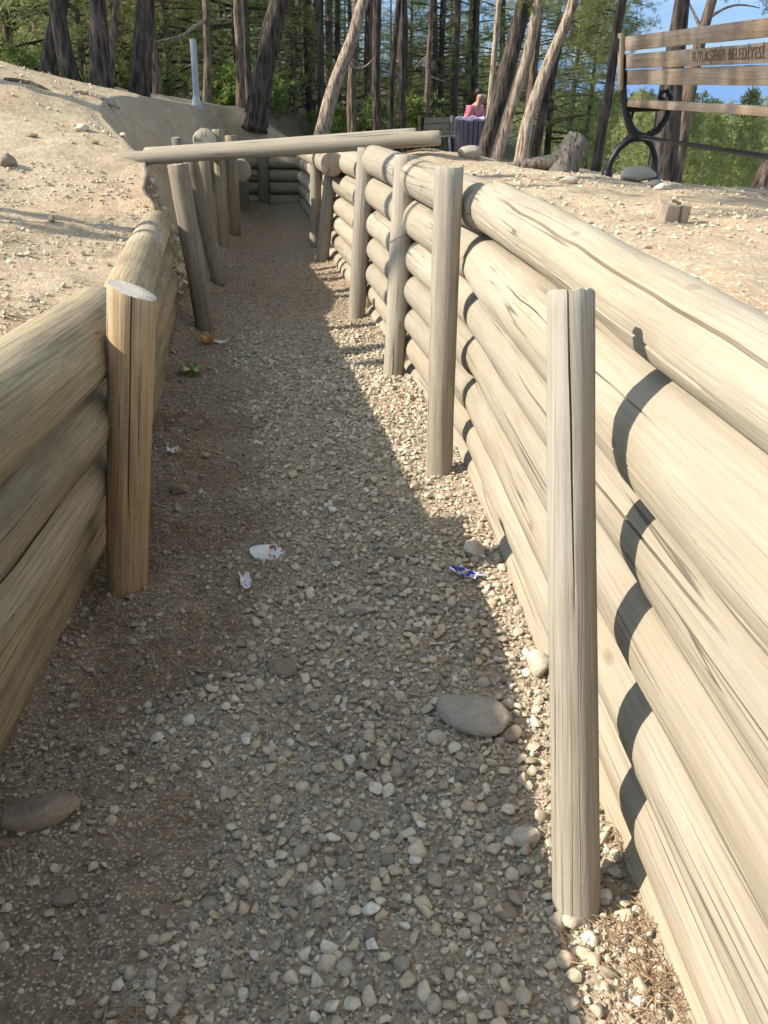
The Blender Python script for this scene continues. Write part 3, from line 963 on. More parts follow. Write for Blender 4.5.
for (px, py, wpx, lab, m, sq, rz) in [
    (8, 166, 20, 'brown stone on the left bank at the picture edge', 'stone_brown', (1, .7, .7), .2),
    (31, 137, 15, 'flat slab stone on the sunny left mound', 'stone_brown', (1, .5, .25), .0),
    (82, 131, 16, 'pale stone in the middle of the left mound', 'stone_pale', (1, .7, .5), .2),
    (95, 144, 8, 'small brown stone below the pale mound stone', 'stone_brown', (1, .7, .6), .2),
    (52, 222, 16, 'curved brown bark-like stone on the left bank', 'stone_brown', (.5, 1, .5), .6),
    (637, 182, 36, 'broad flat grey boulder under the front of the bench', 'stone_grey', (1, .6, .5), .05),
    (655, 187, 17, 'small grey boulder before the broad flat one', 'stone_grey', (1, .7, .5), .2),
    (702, 184, 30, 'long grey boulder right of the bench end', 'stone_grey', (1, .5, .5), .15),
    (568, 184, 22, 'flat pale stone in sunlight left of the bench', 'stone_pale', (1, .5, .4), .1),
    (662, 190, 16, 'little pale stone beside the grey boulders', 'stone_pale', (1, .7, .5), .0),
    (470, 158, 26, 'pointed grey stone at the foot of the litter bin', 'stone_grey', (1, .7, .55), .1),
    (491, 156, 20, 'grey stone right of the litter bin', 'stone_grey', (1, .7, .6), .1),
]:
    p = on_floor(px, py)
    stone(p.x, p.y, px_size(wpx, p), lab, M[m], sq, rz, group=BS)

# ------------------------------------------------------------------ stub, stump, root
def put_on(px, py):
    p = on_floor(px, py); return p


p = put_on(671, 221)
S = px_size(26, p)
mb = MB(); mb.box((0, 0, S * .28), (S, S * .9, S * .8), Quaternion((.99, .03, .06, .05)), .006)
bmesh.ops.subdivide_edges(mb.bm, edges=mb.bm.edges[:], cuts=2, use_grid_fill=True)
for v in mb.bm.verts:
    n = float(vnoise(v.co.x * 60, v.co.y * 60, v.co.z * 14)); v.co += Vector((.004, .004, .006)) * n
    if v.co.z > S * .55: v.co.z += .10 * v.co.x + .006 * n - (.02 if abs(v.co.x - .01) < .012 else 0)
st = empty('wooden_stub', p); st.rotation_euler = (0, 0, .12)
tag(st, 'short squared wooden stub with a split, sunk in the sandy bank before the bench', 'wooden stub')
mb.build('block', M['slat'], st)
mb = MB(); mb.box((.012, -S * .45, S * .3), (.006, .012, S * .62), None, .001); mb.box((.012, 0, S * .69), (.007, S * .7, .008), None, .001)
mb.build('split', M['wire'], st)


def tube_np(pts, radii, nseg, seed, disp=.08, dz=.08, zfreq=2.0, ridge=5.0, flare=0.0):
    """smooth tapered trunk through pts; returns V, quads"""
    P = np.array([tuple(p) for p in pts], float); Rr = np.array(radii, float)
    seg = np.linalg.norm(np.diff(P, axis=0), axis=1); s = np.concatenate([[0], np.cumsum(seg)])
    n = max(6, int(s[-1] / dz)); t = np.linspace(0, s[-1], n + 1)
    C = np.stack([np.interp(t, s, P[:, k]) for k in range(3)], -1); r = np.interp(t, s, Rr)
    for _ in range(max(3, int(.25 / dz) * 2)):
        C[1:-1] = (C[:-2] + 2 * C[1:-1] + C[2:]) / 4
    T = np.gradient(C, axis=0); T /= np.linalg.norm(T, axis=1)[:, None]
    ref = np.array([1.0, .15, 0]) if abs(T[:, 0]).mean() < .8 else np.array([0, 1.0, .1])
    U = ref - (T @ ref)[:, None] * T; U /= np.linalg.norm(U, axis=1)[:, None]
    W = np.cross(T, U)
    th = np.linspace(0, 2 * math.pi, nseg, endpoint=False)[None, :]
    z = t[:, None]
    if flare: r = r * (1 + flare * np.exp(-t / .22))
    rr = r[:, None] * (1 + disp * fbm(np.cos(th) * ridge * .5 + seed, np.sin(th) * ridge * .5, z * zfreq, 3) + disp * .8 * vnoise(np.cos(th) * 1.1, np.sin(th) * 1.1 + seed, z * .9))
    V = C[:, None, :] + U[:, None, :] * (rr * np.cos(th))[..., None] + W[:, None, :] * (rr * np.sin(th))[..., None]
    i = np.arange((n + 1) * nseg).reshape(n + 1, nseg)
    q = np.stack([i[:-1], np.roll(i[:-1], -1, 1), np.roll(i[1:], -1, 1), i[1:]], -1).reshape(-1, 4)
    return V.reshape(-1, 3), q, i


def tube_obj(name, pts, radii, nseg, seed, mat, parent=None, caps=True, origin=None, capmat=None, **kw):
    V, q, i = tube_np(pts, radii, nseg, seed, **kw)
    o0 = np.array(origin if origin is not None else (0, 0, 0), float)
    V = V - o0
    polys = q.tolist(); mi = [0] * len(polys)
    if caps:
        for ring, rev in ((i[0], True), (i[-1], False)):
            c = len(V); V = np.concatenate([V, V[ring].mean(0)[None]])
            for a, b in zip(ring, np.roll(ring, -1)):
                polys.append([int(b), int(a), c] if rev else [int(a), int(b), c]); mi.append(1 if (capmat and not rev) else 0)
    me = np_mesh(name, V, polys, True, None, mi)
    return link(name, me, [mat, capmat] if capmat else mat, parent)


# stump
a = put_on(562, 166); Yd = a.y
b = at(578, 141, Yd + .12)
o = empty('tree_stump', a); tag(o, 'dark leaning cut pine stump on the bank edge left of the bench', 'tree stump')
r0 = px_size(13.5, a)
tube_obj('trunk', [a + Vector((-.03, 0, -.15)), a + Vector((0, 0, .02)), (a + b) / 2, b], [r0 * 1.25, r0 * 1.1, r0 * 1.0, r0 * 1.02], 30, 5, M['stump'], o, origin=a, capmat=M['cap_dark'], disp=.16, dz=.025, zfreq=5, flare=.08)
tube_obj('root', [a + Vector((-.05, -.02, .04)), a + Vector((-.22, -.02, .03)), a + Vector((-.42, .02, .0)), a + Vector((-.7, .05, -.05))], [.075, .055, .04, .02], 14, 9, M['stump'], o, origin=a, disp=.2, dz=.04)
# exposed root on the mound
P = [put_on(px, py) for px, py in ((66, 91), (80, 93), (95, 97), (108, 102), (119, 105))]
P = [q + Vector((0, 0, dz)) for q, dz in zip(P, (-.03, .01, .012, .01, -.03))]
o = tube_obj('tree_root', P, [.015, .03, .032, .03, .01], 14, 4, M['bark_pale'], None, disp=.2, dz=.04, origin=P[2]); o.location = P[2]
tag(o, 'pale exposed tree root lying across the top of the left mound', 'tree root')
P = [put_on(px, py) for px, py in ((4, 80), (20, 82), (38, 88), (56, 92))]
P = [q + Vector((0, 0, dz)) for q, dz in zip(P, (.0, .01, .01, -.03))]
o = tube_obj('tree_root', P, [.02, .028, .028, .01], 12, 8, M['bark_mid'], None, disp=.2, dz=.05, origin=P[1]); o.location = P[1]
tag(o, 'thin brown exposed root at the far left edge of the mound', 'tree root')

# ------------------------------------------------------------------ bench near
foot = at(607, 178, 6.45)
gz = s1(foot.x, foot.y)
bench = empty('bench', foot)
u = Vector((.0905, -1, .020)).normalized(); yv = Vector((0, 0, 1)).cross(u).normalized(); zv = u.cross(yv)
bench.matrix_world = Matrix.Translation(foot) @ Matrix((u, yv, zv)).transposed().to_4x4()
tag(bench, 'large wooden park bench with black iron frame and carved backrest, facing the sea', 'bench')
BL = 2.5


def prof(y, z):
    q = at(607 + y * .93 / .0069, 178 - z / .0069, foot.y)
    return (q.x - foot.x) / .996, q.z - foot.z


class PB(MB):
    def tube(s, pts, r, n=10):
        return MB.tube(s, [(p[0], *prof(p[1], p[2])) for p in pts], [q * 1.2 for q in r] if isinstance(r, (list, tuple)) else r, n)


def frame(x):
    mb = PB()
    mb.tube([(x, .0, -.0), (x, .004, .05), (x, .03, .12), (x, .085, .20), (x, .16, .262), (x, .225, .285)], [.026, .022, .017, .018, .022, .03], 12)
    mb.tube([(x, -.004, -.10), (x, -.004, .0), (x, .002, .03), (x, .008, .06)], [.03, .032, .03, .02], 12)
    mb.tube([(x, .225, .285), (x, .285, .275), (x, .338, .225), (x, .366, .14), (x, .36, .05), (x, .352, .0)], [.03, .022, .018, .017, .02, .027], 12)
    mb.tube([(x, .352, -.10), (x, .352, .0), (x, .356, .045)], [.03, .032, .02], 12)
    mb.tube([(x, .225, .285), (x, .178, .35), (x, .145, .45), (x, .132, .56), (x, .125, .70), (x, .112, .85), (x, .10, .965)], [.032, .024, .019, .018, .016, .015, .014], 12)
    mb.tube([(x, .225, .285), (x, .30, .285), (x, .385, .325), (x, .45, .41), (x, .487, .50), (x, .49, .56), (x, .46, .60), (x, .42, .595), (x, .405, .56), (x, .43, .535)], [.03, .02, .018, .017, .016, .016, .015, .014, .013, .014], 12)
    mb.tube([(x, .14, .475), (x, .25, .475), (x, .40, .48), (x, .485, .50)], [.016, .016, .016, .016], 10)
    mb.tube([(x, .15, .45), (x, .19, .40), (x, .20, .47)], .011, 8)
    mb.tube([(x - .02, .225, .285), (x + .03, .225, .285)], .034, 12)
    mb.build('iron_frame', M['iron'], bench)


frame(0.0); frame(BL)


def slat(name, c, size, rot=None):
    mb = MB(); mb.box((0, 0, 0), size, rot, .006)
    bmesh.ops.subdivide_edges(mb.bm, edges=[e for e in mb.bm.edges if e.calc_length() > 1], cuts=24, use_grid_fill=False)
    for v in mb.bm.verts:
        v.co += Vector((0, 1, 1)) * .0018 * float(vnoise(v.co.x * 7 + c[2] * 40, v.co.y * 30, v.co.z * 30))
    for f in mb.bm.faces: pass
    o = mb.build(name, M['slat_x'], bench, loc=(c[0], *prof(c[1], c[2])))
    return o


# the same wood with its grain along X
def slat_mat():
    t = NT('bench_plank')
    rnd = t.rand(); w = t.math('MULTIPLY', rnd, 80.0)
    g = t.noise(t.coord('Object', (.05, 1, 1)), 40, 5, .65, w); b = t.noise(t.coord('Object', (.4, 1, 1)), 6, 4, .6, w)
    f = t.noise(t.coord('Object', (.02, 1, 1)), 160, 3, .6, w)
    c = t.ramp(g, [(.25, (.14, .095, .06)), (.5, (.25, .18, .12)), (.75, (.34, .255, .175))])
    c = t.mix(t.ramp(b, [(.4, 0.0), (.7, .55)]), c, (.36, .31, .26))
    c = t.mix(t.ramp(f, [(.35, .4), (.55, 0.0)]), c, (.12, .08, .05))
    t.color(c); t.bump(g, .4, .004); t.b.inputs['Roughness'].default_value = .7
    return t.m


M['slat_x'] = slat_mat()
tilt = Quaternion((1, 0, 0), .1)
zs = [.925, .803, .695]; ys = [.142, .153, .163]
slats = [slat('backrest_slat', (BL / 2, ys[k], zs[k]), (BL + .06, .03, [.080, .083, .085][k]), tilt) for k in range(3)]
for k, yy in enumerate((.20, .30, .40)):
    slat('seat_slat', (BL / 2, yy, .515 - .004 * k), (BL + .06, .092, .045), Quaternion((1, 0, 0), -.05))
mb = MB(); mb.box((.005, prof(.118, .80)[0] - .012, prof(.118, .80)[1]), (.06, .022, .33), tilt, .005); mb.build('end_batten', M['slat'], bench)
mb = PB(); mb.tube([(0, .235, .285), (BL, .235, .285)], .014, 10); mb.build('stretcher', M['iron'], bench)
# carved words on the middle slat, towards the trench
M['carve'] = simple('burnt_carving', (.12, .08, .055), .9)
for word, x0, wd in (('B\u00dcY\u00dcK\u015eEH\u0130R', 1.10, .405), ('BELED\u0130YES\u0130', 1.54, .37)):
    cu = bpy.data.curves.new('carving', 'FONT'); cu.body = word
    cu.size = .072; cu.extrude = .0008; cu.align_x = 'LEFT'; cu.align_y = 'CENTER'; cu.space_character = 1.08
    tmp = bpy.data.objects.new('carving', cu); COL.objects.link(tmp)
    dg = bpy.context.evaluated_depsgraph_get(); dg.update()
    tm = bpy.data.meshes.new_from_object(tmp.evaluated_get(dg)); bpy.data.objects.remove(tmp)
    xs = [v.co.x for v in tm.vertices]; sx = wd / (max(xs) - min(xs))
    car = link('carved_word', tm, M['carve'], slats[1])
    car.matrix_local = Matrix.Translation((x0 - BL / 2, -.0172, 0)) @ Matrix.Rotation(.1, 4, 'X') @ Matrix.Rotation(math.radians(90), 4, 'X') @ Matrix.Diagonal((sx, 1, 1, 1))

# ------------------------------------------------------------------ lamp base / steel post on the mound
p = at(197, 107, 12.6)
po = empty('metal_post', p); tag(po, 'short pale grey steel post with flanged foot on the mound crest', 'metal post')
tp = at(193, 40, p.y) - p; lean = tp.normalized(); hh = tp.length
pr = px_size(3.3, p)
mb = MB(); mb.tube([Vector((0, 0, -.3)), Vector((0, 0, 0)), lean * hh], [pr, pr, pr * .95], 18)
mb.build('pole', M['galv'], po)
mb = MB(); mb.tube([Vector((0, 0, -.02)), Vector((0, 0, .03)), Vector((0, 0, .035)), Vector((0, 0, .12))], [pr * 2, pr * 2, pr * 1.5, pr * 1.03], 18); mb.build('foot_flange', M['galv'], po)
mb = MB(); mb.tube([lean * (hh - .01), lean * (hh + .012)], pr * 1.06, 18); mb.build('top_rim', M['galv'], po)
mb = MB(); mb.box(lean * .47 + Vector((.008, -pr, 0)), (pr * .45, .010, hh * .8), Vector((0, 0, 1)).rotation_difference(lean), .003); mb.build('seam', M['galv'], po)

# ------------------------------------------------------------------ litter bin
p = at(470, 158, 14.6)
lb = empty('litter_bin', p, .25); tag(lb, 'purple grey slatted litter bin with a pale bag over its rim', 'litter bin')
M['binslat'] = simple('bin_slats', (.115, .10, .125), .7, 0, .2, .2, 20)
M['bag'] = simple('bin_bag', (.36, .33, .45), .45, 0, .4, .15, 12)
W, Hb = .38, .53
mb = MB(); mb.box((0, 0, Hb / 2), (W - .05, W - .05, Hb - .02), None, .01); mb.build('liner', M['iron'], lb)
for side in range(4):
    for k in range(5):
        a = side * math.pi / 2; x = (k - 2) * W / 5
        c = Matrix.Rotation(a, 3, 'Z') @ Vector((x, -W / 2, Hb / 2))
        mb = MB(); mb.box(c, (W / 5 - .014, .018, Hb), Quaternion((0, 0, 1), a) @ Quaternion((1, 0, 0), .03), .004)
        mb.build('slat', M['binslat'], lb)
mb = MB()
pts = [(.21 * math.cos(t) * (1 + .1 * math.cos(4 * t + math.pi)), .21 * math.sin(t) * (1 + .1 * math.cos(4 * t + math.pi)), Hb + .015 + .012 * math.sin(t * 7)) for t in np.linspace(0, 2 * math.pi, 41)]
mb.tube(pts, [.022 + .006 * math.sin(k * 1.9) for k in range(41)], 10); mb.build('bag', M['bag'], lb)
for sx_ in (-.13, .13):
    mb = MB(); mb.tube([(sx_, 0, -.12), (sx_, 0, .03)], .02, 8); mb.build('foot', M['iron'], lb)

# ------------------------------------------------------------------ bench beyond the bin
Yb = 20.0
pa, pb = at(421, 126, Yb), at(461, 127, Yb + .4)
gz2 = s1(pb.x, pb.y)
b2 = empty('bench', (pa + pb) / 2 - Vector((0, 0, (pa.z + pb.z) / 2 - gz2)), math.atan2(pb.y - pa.y, pb.x - pa.x))
tag(b2, 'far wooden bench seen from behind, left of the litter bin', 'bench')
L2 = (pb - pa).length + 1.0
hz_ = (pa.z + pb.z) / 2 - gz2
M['slat_pale'] = wood_mat('pale_bench_wood', (.50, .38, .25), (.42, .31, .20), (.30, .21, .13), .4)
for k in range(3):
    mb = MB(); mb.box((.45, 0, hz_ + .12 - .12 * k), (L2, .03, .105), Quaternion((1, 0, 0), -.12), .005); mb.build('backrest_slat', M['slat_x'], b2)
for k in range(3):
    mb = MB(); mb.box((.45, .12 + .13 * k, .45), (L2, .115, .04), None, .005); mb.build('seat_slat', M['slat_x'], b2)
for x in (-L2 / 2 + .52, L2 / 2 + .38, .22):
    mb = MB(); mb.tube([(x, -.05, -.1), (x, .03, .42), (x, -.02, .6), (x, -.05, hz_ + .2)], [.03, .025, .022, .03], 10)
    mb.tube([(x, .42, -.1), (x, .40, .42), (x, .05, .42)], .022, 10); mb.build('iron_frame', M['galv'] if x == .22 else M['iron'], b2)

# ------------------------------------------------------------------ the seated person
def skin_chain(name, verts, edges, radii, mat, parent, sub=2, loc=None):
    me = bpy.data.meshes.new(name); me.from_pydata(verts, edges, []); me.update()
    me.materials.append(mat)
    o = bpy.data.objects.new(name, me); COL.objects.link(o); o.parent = parent
    m = o.modifiers.new('skin', 'SKIN'); m.use_smooth_shade = True
    sv = me.skin_vertices[0] if me.skin_vertices else None
    if sv is None:
        bm = bmesh.new(); bm.from_mesh(me); bm.verts.layers.skin.verify(); bm.to_mesh(me); bm.free(); sv = me.skin_vertices[0]
    for i, r in enumerate(radii):
        sv.data[i].radius = r if isinstance(r, tuple) else (r, r); sv.data[i].use_root = (i == 0)
    s_ = o.modifiers.new('sub', 'SUBSURF'); s_.levels = sub; s_.render_levels = sub
    return o


M['pink'] = simple('pink_shirt', (.55, .17, .22), .85, 0, .3, .25, 25)
M['skin'] = simple('skin', (.45, .27, .19), .55, 0, .1, .06)
M['hair'] = simple('dark_hair', (.018, .014, .012), .5, 0, .5, .3, 80)
M['jeans'] = simple('dark_trousers', (.05, .06, .09), .9, 0, .3, .2)
hip = at(468, 129, 20.6)
pe = empty('person', (hip.x, hip.y, hip.z)); pe.rotation_euler = (0, 0, math.radians(-40))
tag(pe, 'person with dark tied-up hair and pink shirt sitting bent forward behind the litter bin', 'person')
# local +X forward; hips at origin
bv = [(0, 0, 0), (.05, 0, .16), (.12, 0, .32), (.19, 0, .43), (.235, 0, .50), (.27, 0, .56), (.295, 0, .63), (.30, 0, .70),
      (.17, .17, .42), (.20, .22, .20), (.40, .16, .10), (.17, -.17, .42), (.20, -.22, .20), (.40, -.16, .10),
      (.02, .09, -.02), (.42, .11, -.0), (.44, .11, -.42), (.56, .11, -.46), (.02, -.09, -.02), (.42, -.11, -.0), (.44, -.11, -.42), (.56, -.11, -.46),
      (.47, .145, .09), (.47, -.145, .09)]
be = [(0, 1), (1, 2), (2, 3), (3, 4), (4, 5), (5, 6), (6, 7), (3, 8), (8, 9), (9, 10), (3, 11), (11, 12), (12, 13), (0, 14), (14, 15), (15, 16), (16, 17), (0, 18), (18, 19), (19, 20), (20, 21), (10, 22), (13, 23)]
br = [(.11, .14), (.09, .12), (.09, .12), (.08, .10), (.055, .055), (.075, .07), (.105, .095), (.09, .085), .045, .038, .028, .045, .038, .028, .085, .06, .045, .035, .085, .06, .045, .035, .03, .03]
skin_chain('body', bv, be, br, M['skin'], pe)
skin_chain('shirt', [(.0, 0, .0), (.05, 0, .16), (.12, 0, .32), (.19, 0, .44), (.17, .18, .42), (.203, .215, .20), (.17, -.18, .42), (.203, -.215, .20)], [(0, 1), (1, 2), (2, 3), (3, 4), (4, 5), (3, 6), (6, 7)],
           [(.16, .19), (.15, .18), (.15, .19), (.12, .15), .08, .065, .08, .065], M['pink'], pe)
skin_chain('trousers', [(.0, 0, -.02), (.02, .09, -.02), (.42, .11, .0), (.44, .11, -.40), (.02, -.09, -.02), (.42, -.11, .0), (.44, -.11, -.40)], [(0, 1), (1, 2), (2, 3), (0, 4), (4, 5), (5, 6)],
           [(.14, .165), .10, .073, .056, .10, .073, .056], M['jeans'], pe)
skin_chain('hair', [(.245, 0, .58), (.255, 0, .66), (.275, 0, .735), (.33, 0, .765), (.17, 0, .70)], [(0, 1), (1, 2), (2, 3), (1, 4)], [(.08, .085), (.10, .11), (.105, .105), (.06, .07), .055], M['hair'], pe)
mb = MB(); mb.tube([(.395, 0, .665), (.425, 0, .63), (.40, 0, .62)], [.012, .016, .012], 8); mb.build('nose', M['skin'], pe)

# ------------------------------------------------------------------ litter on the trench floor
def sheet(name, p, pts, nx, ny, curl, mat_stops, label, cat, rz=0, seed=0):
    """a crumpled piece of paper: pts (w, h) size; real thickness by solidify"""
    w_, h_ = pts
    V = []; 
    for j in range(ny + 1):
        for i in range(nx + 1):
            x, y = (i / nx - .5) * w_, (j / ny - .5) * h_
            e = .12 * w_ * float(vnoise(i * .8 + seed, j * .8, 1)); 
            z_ = .22 * h_ * float(fbm(np.array(i / nx * 3.0 + seed * 5), np.array(j / ny * 3.0), 2., 3)) + curl * ((x / w_) ** 2 * w_ * 2 + abs(y / h_) * h_ * .5)
            V.append((x + e, y + .1 * h_ * float(vnoise(i * .8, j * .8 + seed, 4)), z_))
    q = [[j * (nx + 1) + i, j * (nx + 1) + i + 1, (j + 1) * (nx + 1) + i + 1, (j + 1) * (nx + 1) + i] for j in range(ny) for i in range(nx)]
    me = np_mesh(name, np.array(V), q, False)
    t = NT(name + '_print')
    n = t.vor(t.coord('Object', (1, 1.6, 1)), mat_stops[1], 'Color')
    sp = t.n('ShaderNodeSeparateColor'); t.l(n, sp.inputs[0])
    r = t.ramp(sp.outputs[0], mat_stops[0]);
    for nd in t.t.nodes:
        if nd.type == 'VALTORGB': nd.color_ramp.interpolation = 'CONSTANT'
    t.color(r); t.b.inputs['Roughness'].default_value = .5
    o = link(name, me, t.m)
    sm = o.modifiers.new('thick', 'SOLIDIFY'); sm.thickness = .0012
    lo = min(v[2] for v in V)
    o.location = (p.x, p.y, p.z + .012 - lo); o.rotation_euler = (random.uniform(-.2, .2), random.uniform(-.2, .2), rz)
    return tag(o, label, cat)


WH = (.78, .77, .76)
p = on_floor(264, 556)
# flattened paper cup: a squashed cone
mb = MB(); n = 26; rr = px_size(14, p)
ra = [mb.bm.verts.new((rr * 1.0 * math.cos(t), rr * .9 * math.sin(t), .0 + .3 * rr * math.sin(2 * t + 1) * .5)) for t in np.linspace(0, 2 * math.pi, n, endpoint=False)]
rb = [mb.bm.verts.new((rr * .55 * math.cos(t) + rr * .9, rr * .62 * math.sin(t) - rr * .35, .30 * rr + .22 * rr * math.cos(3 * t))) for t in np.linspace(0, 2 * math.pi, n, endpoint=False)]
for k in range(n): mb.bm.faces.new((ra[k], ra[(k + 1) % n], rb[(k + 1) % n], rb[k]))
mb.bm.faces.new(ra[::-1])
t = NT('printed_paper_cup'); v = t.vor(t.coord('Object', (1, 1, 1)), 70, 'Color'); sp = t.n('ShaderNodeSeparateColor'); t.l(v, sp.inputs[0])
tx = t.n('ShaderNodeTexCoord'); sx2 = t.n('ShaderNodeSeparateXYZ'); t.l(tx.outputs['Object'], sx2.inputs[0])
on = t.math('MULTIPLY', t.math('GREATER_THAN', sx2.outputs[0], rr * .35), t.math('GREATER_THAN', sp.outputs[0], .62))
t.color(t.mix(on, (.74, .72, .70), t.mix(t.math('GREATER_THAN', sp.outputs[1], .5), (.55, .12, .08), (.16, .2, .35))))
o = mb.build('paper_cup', t.m, None); o.location = p + Vector((0, 0, .018)); o.rotation_euler = (.25, .1, .1)
so = o.modifiers.new('thick', 'SOLIDIFY'); so.thickness = .0015
tag(o, 'crushed white paper cup with red and blue print on the gravel', 'paper cup')
p = on_floor(246, 588)
sheet('paper_scrap', p, (px_size(9, p), px_size(22, p)), 4, 6, .4, ([(0, WH), (.7, (.62, .5, .5)), (.9, (.5, .45, .6))], 60), 'small torn white paper scrap below the crushed cup', 'paper scrap', .3, 1)
p = on_floor(466, 579)
sheet('wrapper', p, (px_size(26, p), px_size(14, p)), 9, 5, .25, ([(0, (.62, .62, .78)), (.35, (.05, .05, .30)), (.8, (.75, .72, .8))], 55), 'blue and white wrapper at the edge of the sunlit strip', 'wrapper', -.55, 2)
p = on_floor(191, 376)
sheet('wrapper', p, (px_size(20, p), px_size(24, p)), 8, 7, .7, ([(0, (.14, .27, .10)), (.4, (.52, .46, .16)), (.7, (.60, .42, .27))], 38), 'crumpled green and yellow wrapper by the left wall', 'wrapper', .5, 3)
p = on_floor(207, 345)
sheet('leaf', p, (px_size(15, p), px_size(13, p)), 6, 6, .8, ([(0, (.50, .24, .05)), (.5, (.58, .30, .07)), (.85, (.40, .18, .04))], 40), 'curled orange brown leaf at the foot of the leaning post', 'leaf', -.4, 4)
p = on_floor(172, 454)
sheet('paper_scrap', p, (px_size(11, p), px_size(8, p)), 5, 4, .8, ([(0, WH), (.9, (.6, .58, .56))], 60), 'tiny crumpled white tissue near the foot of the left wall', 'paper scrap', .2, 5)
p = on_floor(222, 344)
sheet('paper_scrap', p, (px_size(14, p), px_size(5, p)), 5, 3, .3, ([(0, (.62, .56, .5)), (.8, (.5, .42, .36))], 60), 'thin pale paper strip in the dark part of the trench floor', 'paper scrap', .05, 6)

# ------------------------------------------------------------------ foliage
def blades(C, L, W, nb, seed, up=.25, out=None, rnd=None):
    rng = np.random.default_rng(seed)
    n = len(C)
    D = rng.normal(size=(n, nb, 3)); D[..., 2] += up
    if out is not None: D = D + out[:, None, :] * .9
    D /= np.linalg.norm(D, axis=-1, keepdims=True)
    S = np.cross(D, rng.normal(size=(n, nb, 3))); S /= np.linalg.norm(S, axis=-1, keepdims=True) + 1e-9
    l = L * rng.uniform(.6, 1.15, (n, nb, 1)); w = W * rng.uniform(.6, 1.2, (n, nb, 1))
    B = C[:, None, :] + rng.normal(0, L * .12, (n, nb, 3))
    q = np.stack([B - S * w * .25, B + D * l * .55 - S * w * .5, B + D * l, B + D * l * .55 + S * w * .5], 2)
    V = q.reshape(-1, 3); m = len(V) // 4
    r = rng.beta(2, 2.2, n) if rnd is None else rnd
    r = np.clip(np.repeat(r, nb) + rng.normal(0, .1, n * nb), 0, 1)
    return V, np.arange(m * 4).reshape(m, 4), np.repeat(r, 4)


def whorl_crown(seed, h0, h1, spread, nbr, ncl, L, W, nb, droop=.15, shape=1.0, gap=.3):
    """crown of a pine: clumps of needles along the outer part of drooping limbs"""
    rng = np.random.default_rng(seed)
    Cs, Os, limbs = [], [], []
    ph = rng.uniform(0, 6.28)
    for k in range(nbr):
        f = (k + rng.random()) / nbr
        if rng.random() < gap * .4: continue
        z = h0 + (h1 - h0) * f
        env = (math.sin(math.pi * min(1, .12 + .9 * f)) ** .8) if shape > .5 else (1 - f) ** .8 + .12
        ln = spread * env * rng.uniform(.55, 1.15)
        a = ph + k * 2.4 + rng.normal(0, .5)
        d = np.array([math.cos(a), math.sin(a), 0])
        rise = rng.uniform(-.15, .35)
        pts = [np.array([0, 0, z]) + d * ln * t + np.array([0, 0, rise * ln * t - droop * ln * t * t]) for t in (0, .35, .7, 1)]
        limbs.append((pts, max(.008, .018 * ln)))
        m = max(2, int(ncl * ln / spread))
        t = rng.uniform(.3, 1.0, m) ** .8
        side = rng.normal(0, .16 * ln, (m, 3)) * np.array([1, 1, .6])
        c = np.array([0, 0, z])[None] + d[None] * (ln * t)[:, None] + np.array([0, 0, 1])[None] * (rise * ln * t - droop * ln * t * t)[:, None] + side
        Cs.append(c); Os.append(np.repeat(d[None], m, 0))
    C = np.concatenate(Cs); O = np.concatenate(Os)
    return C, O, limbs


def crown_mesh(name, seed, *a, L=.24, W=.03, nb=8, mat=None, **kw):
    C, O, limbs = whorl_crown(seed, *a, L, W, nb, **kw)
    V, q, r = blades(C, L, W, nb, seed + 1, .3, O)
    Vs, Qs, off = [V], [q], len(V)
    for pts, r0 in limbs:
        v, qq, i = tube_np(pts, [r0, r0 * .8, r0 * .5, r0 * .2], 5, seed, disp=.1, dz=.25)
        Vs.append(v); Qs.append(qq + off); off += len(v)
    mi = np.zeros(sum(len(k) for k in Qs), int); mi[len(q):] = 1
    me = np_mesh(name, np.concatenate(Vs), np.concatenate(Qs), False, {'rnd': np.concatenate([r, np.zeros(off - len(r))])}, mi)
    me.materials.append(mat); me.materials.append(M['bark'])
    return me


# crowns carried high above the picture by the near trees
TALL = [crown_mesh('crown', 100 + k, 0, 4.6, 1.9, 46, 26, L=.26, W=.035, nb=9, mat=M['needle'], droop=.05) for k in range(4)]
# whole pines with foliage down to the ground
FULL = [crown_mesh('crown', 200 + k, 1.0, 8.5, 2.5, 90, 22, L=.20, W=.017, nb=13, mat=M['needle'], droop=.12, shape=0) for k in range(5)]
FULL_L = [crown_mesh('crown', 300 + k, .2, 6.5, 2.1, 90, 22, L=.19, W=.016, nb=13, mat=M['needle_light'], droop=.1, shape=0) for k in range(3)]
HANG = [crown_mesh('crown', 400 + k, 0, 2.6, 1.5, 30, 30, L=.18, W=.014, nb=14, mat=M['needle'], droop=.3) for k in range(3)]
_ts = [0]


def add_crown(parent, pair, loc, sc=1.0, rz=0.0):
    o = bpy.data.objects.new('crown', pair); COL.objects.link(o); o.parent = parent
    o.location = loc; o.scale = (sc, sc, sc); o.rotation_euler = (0, 0, rz)


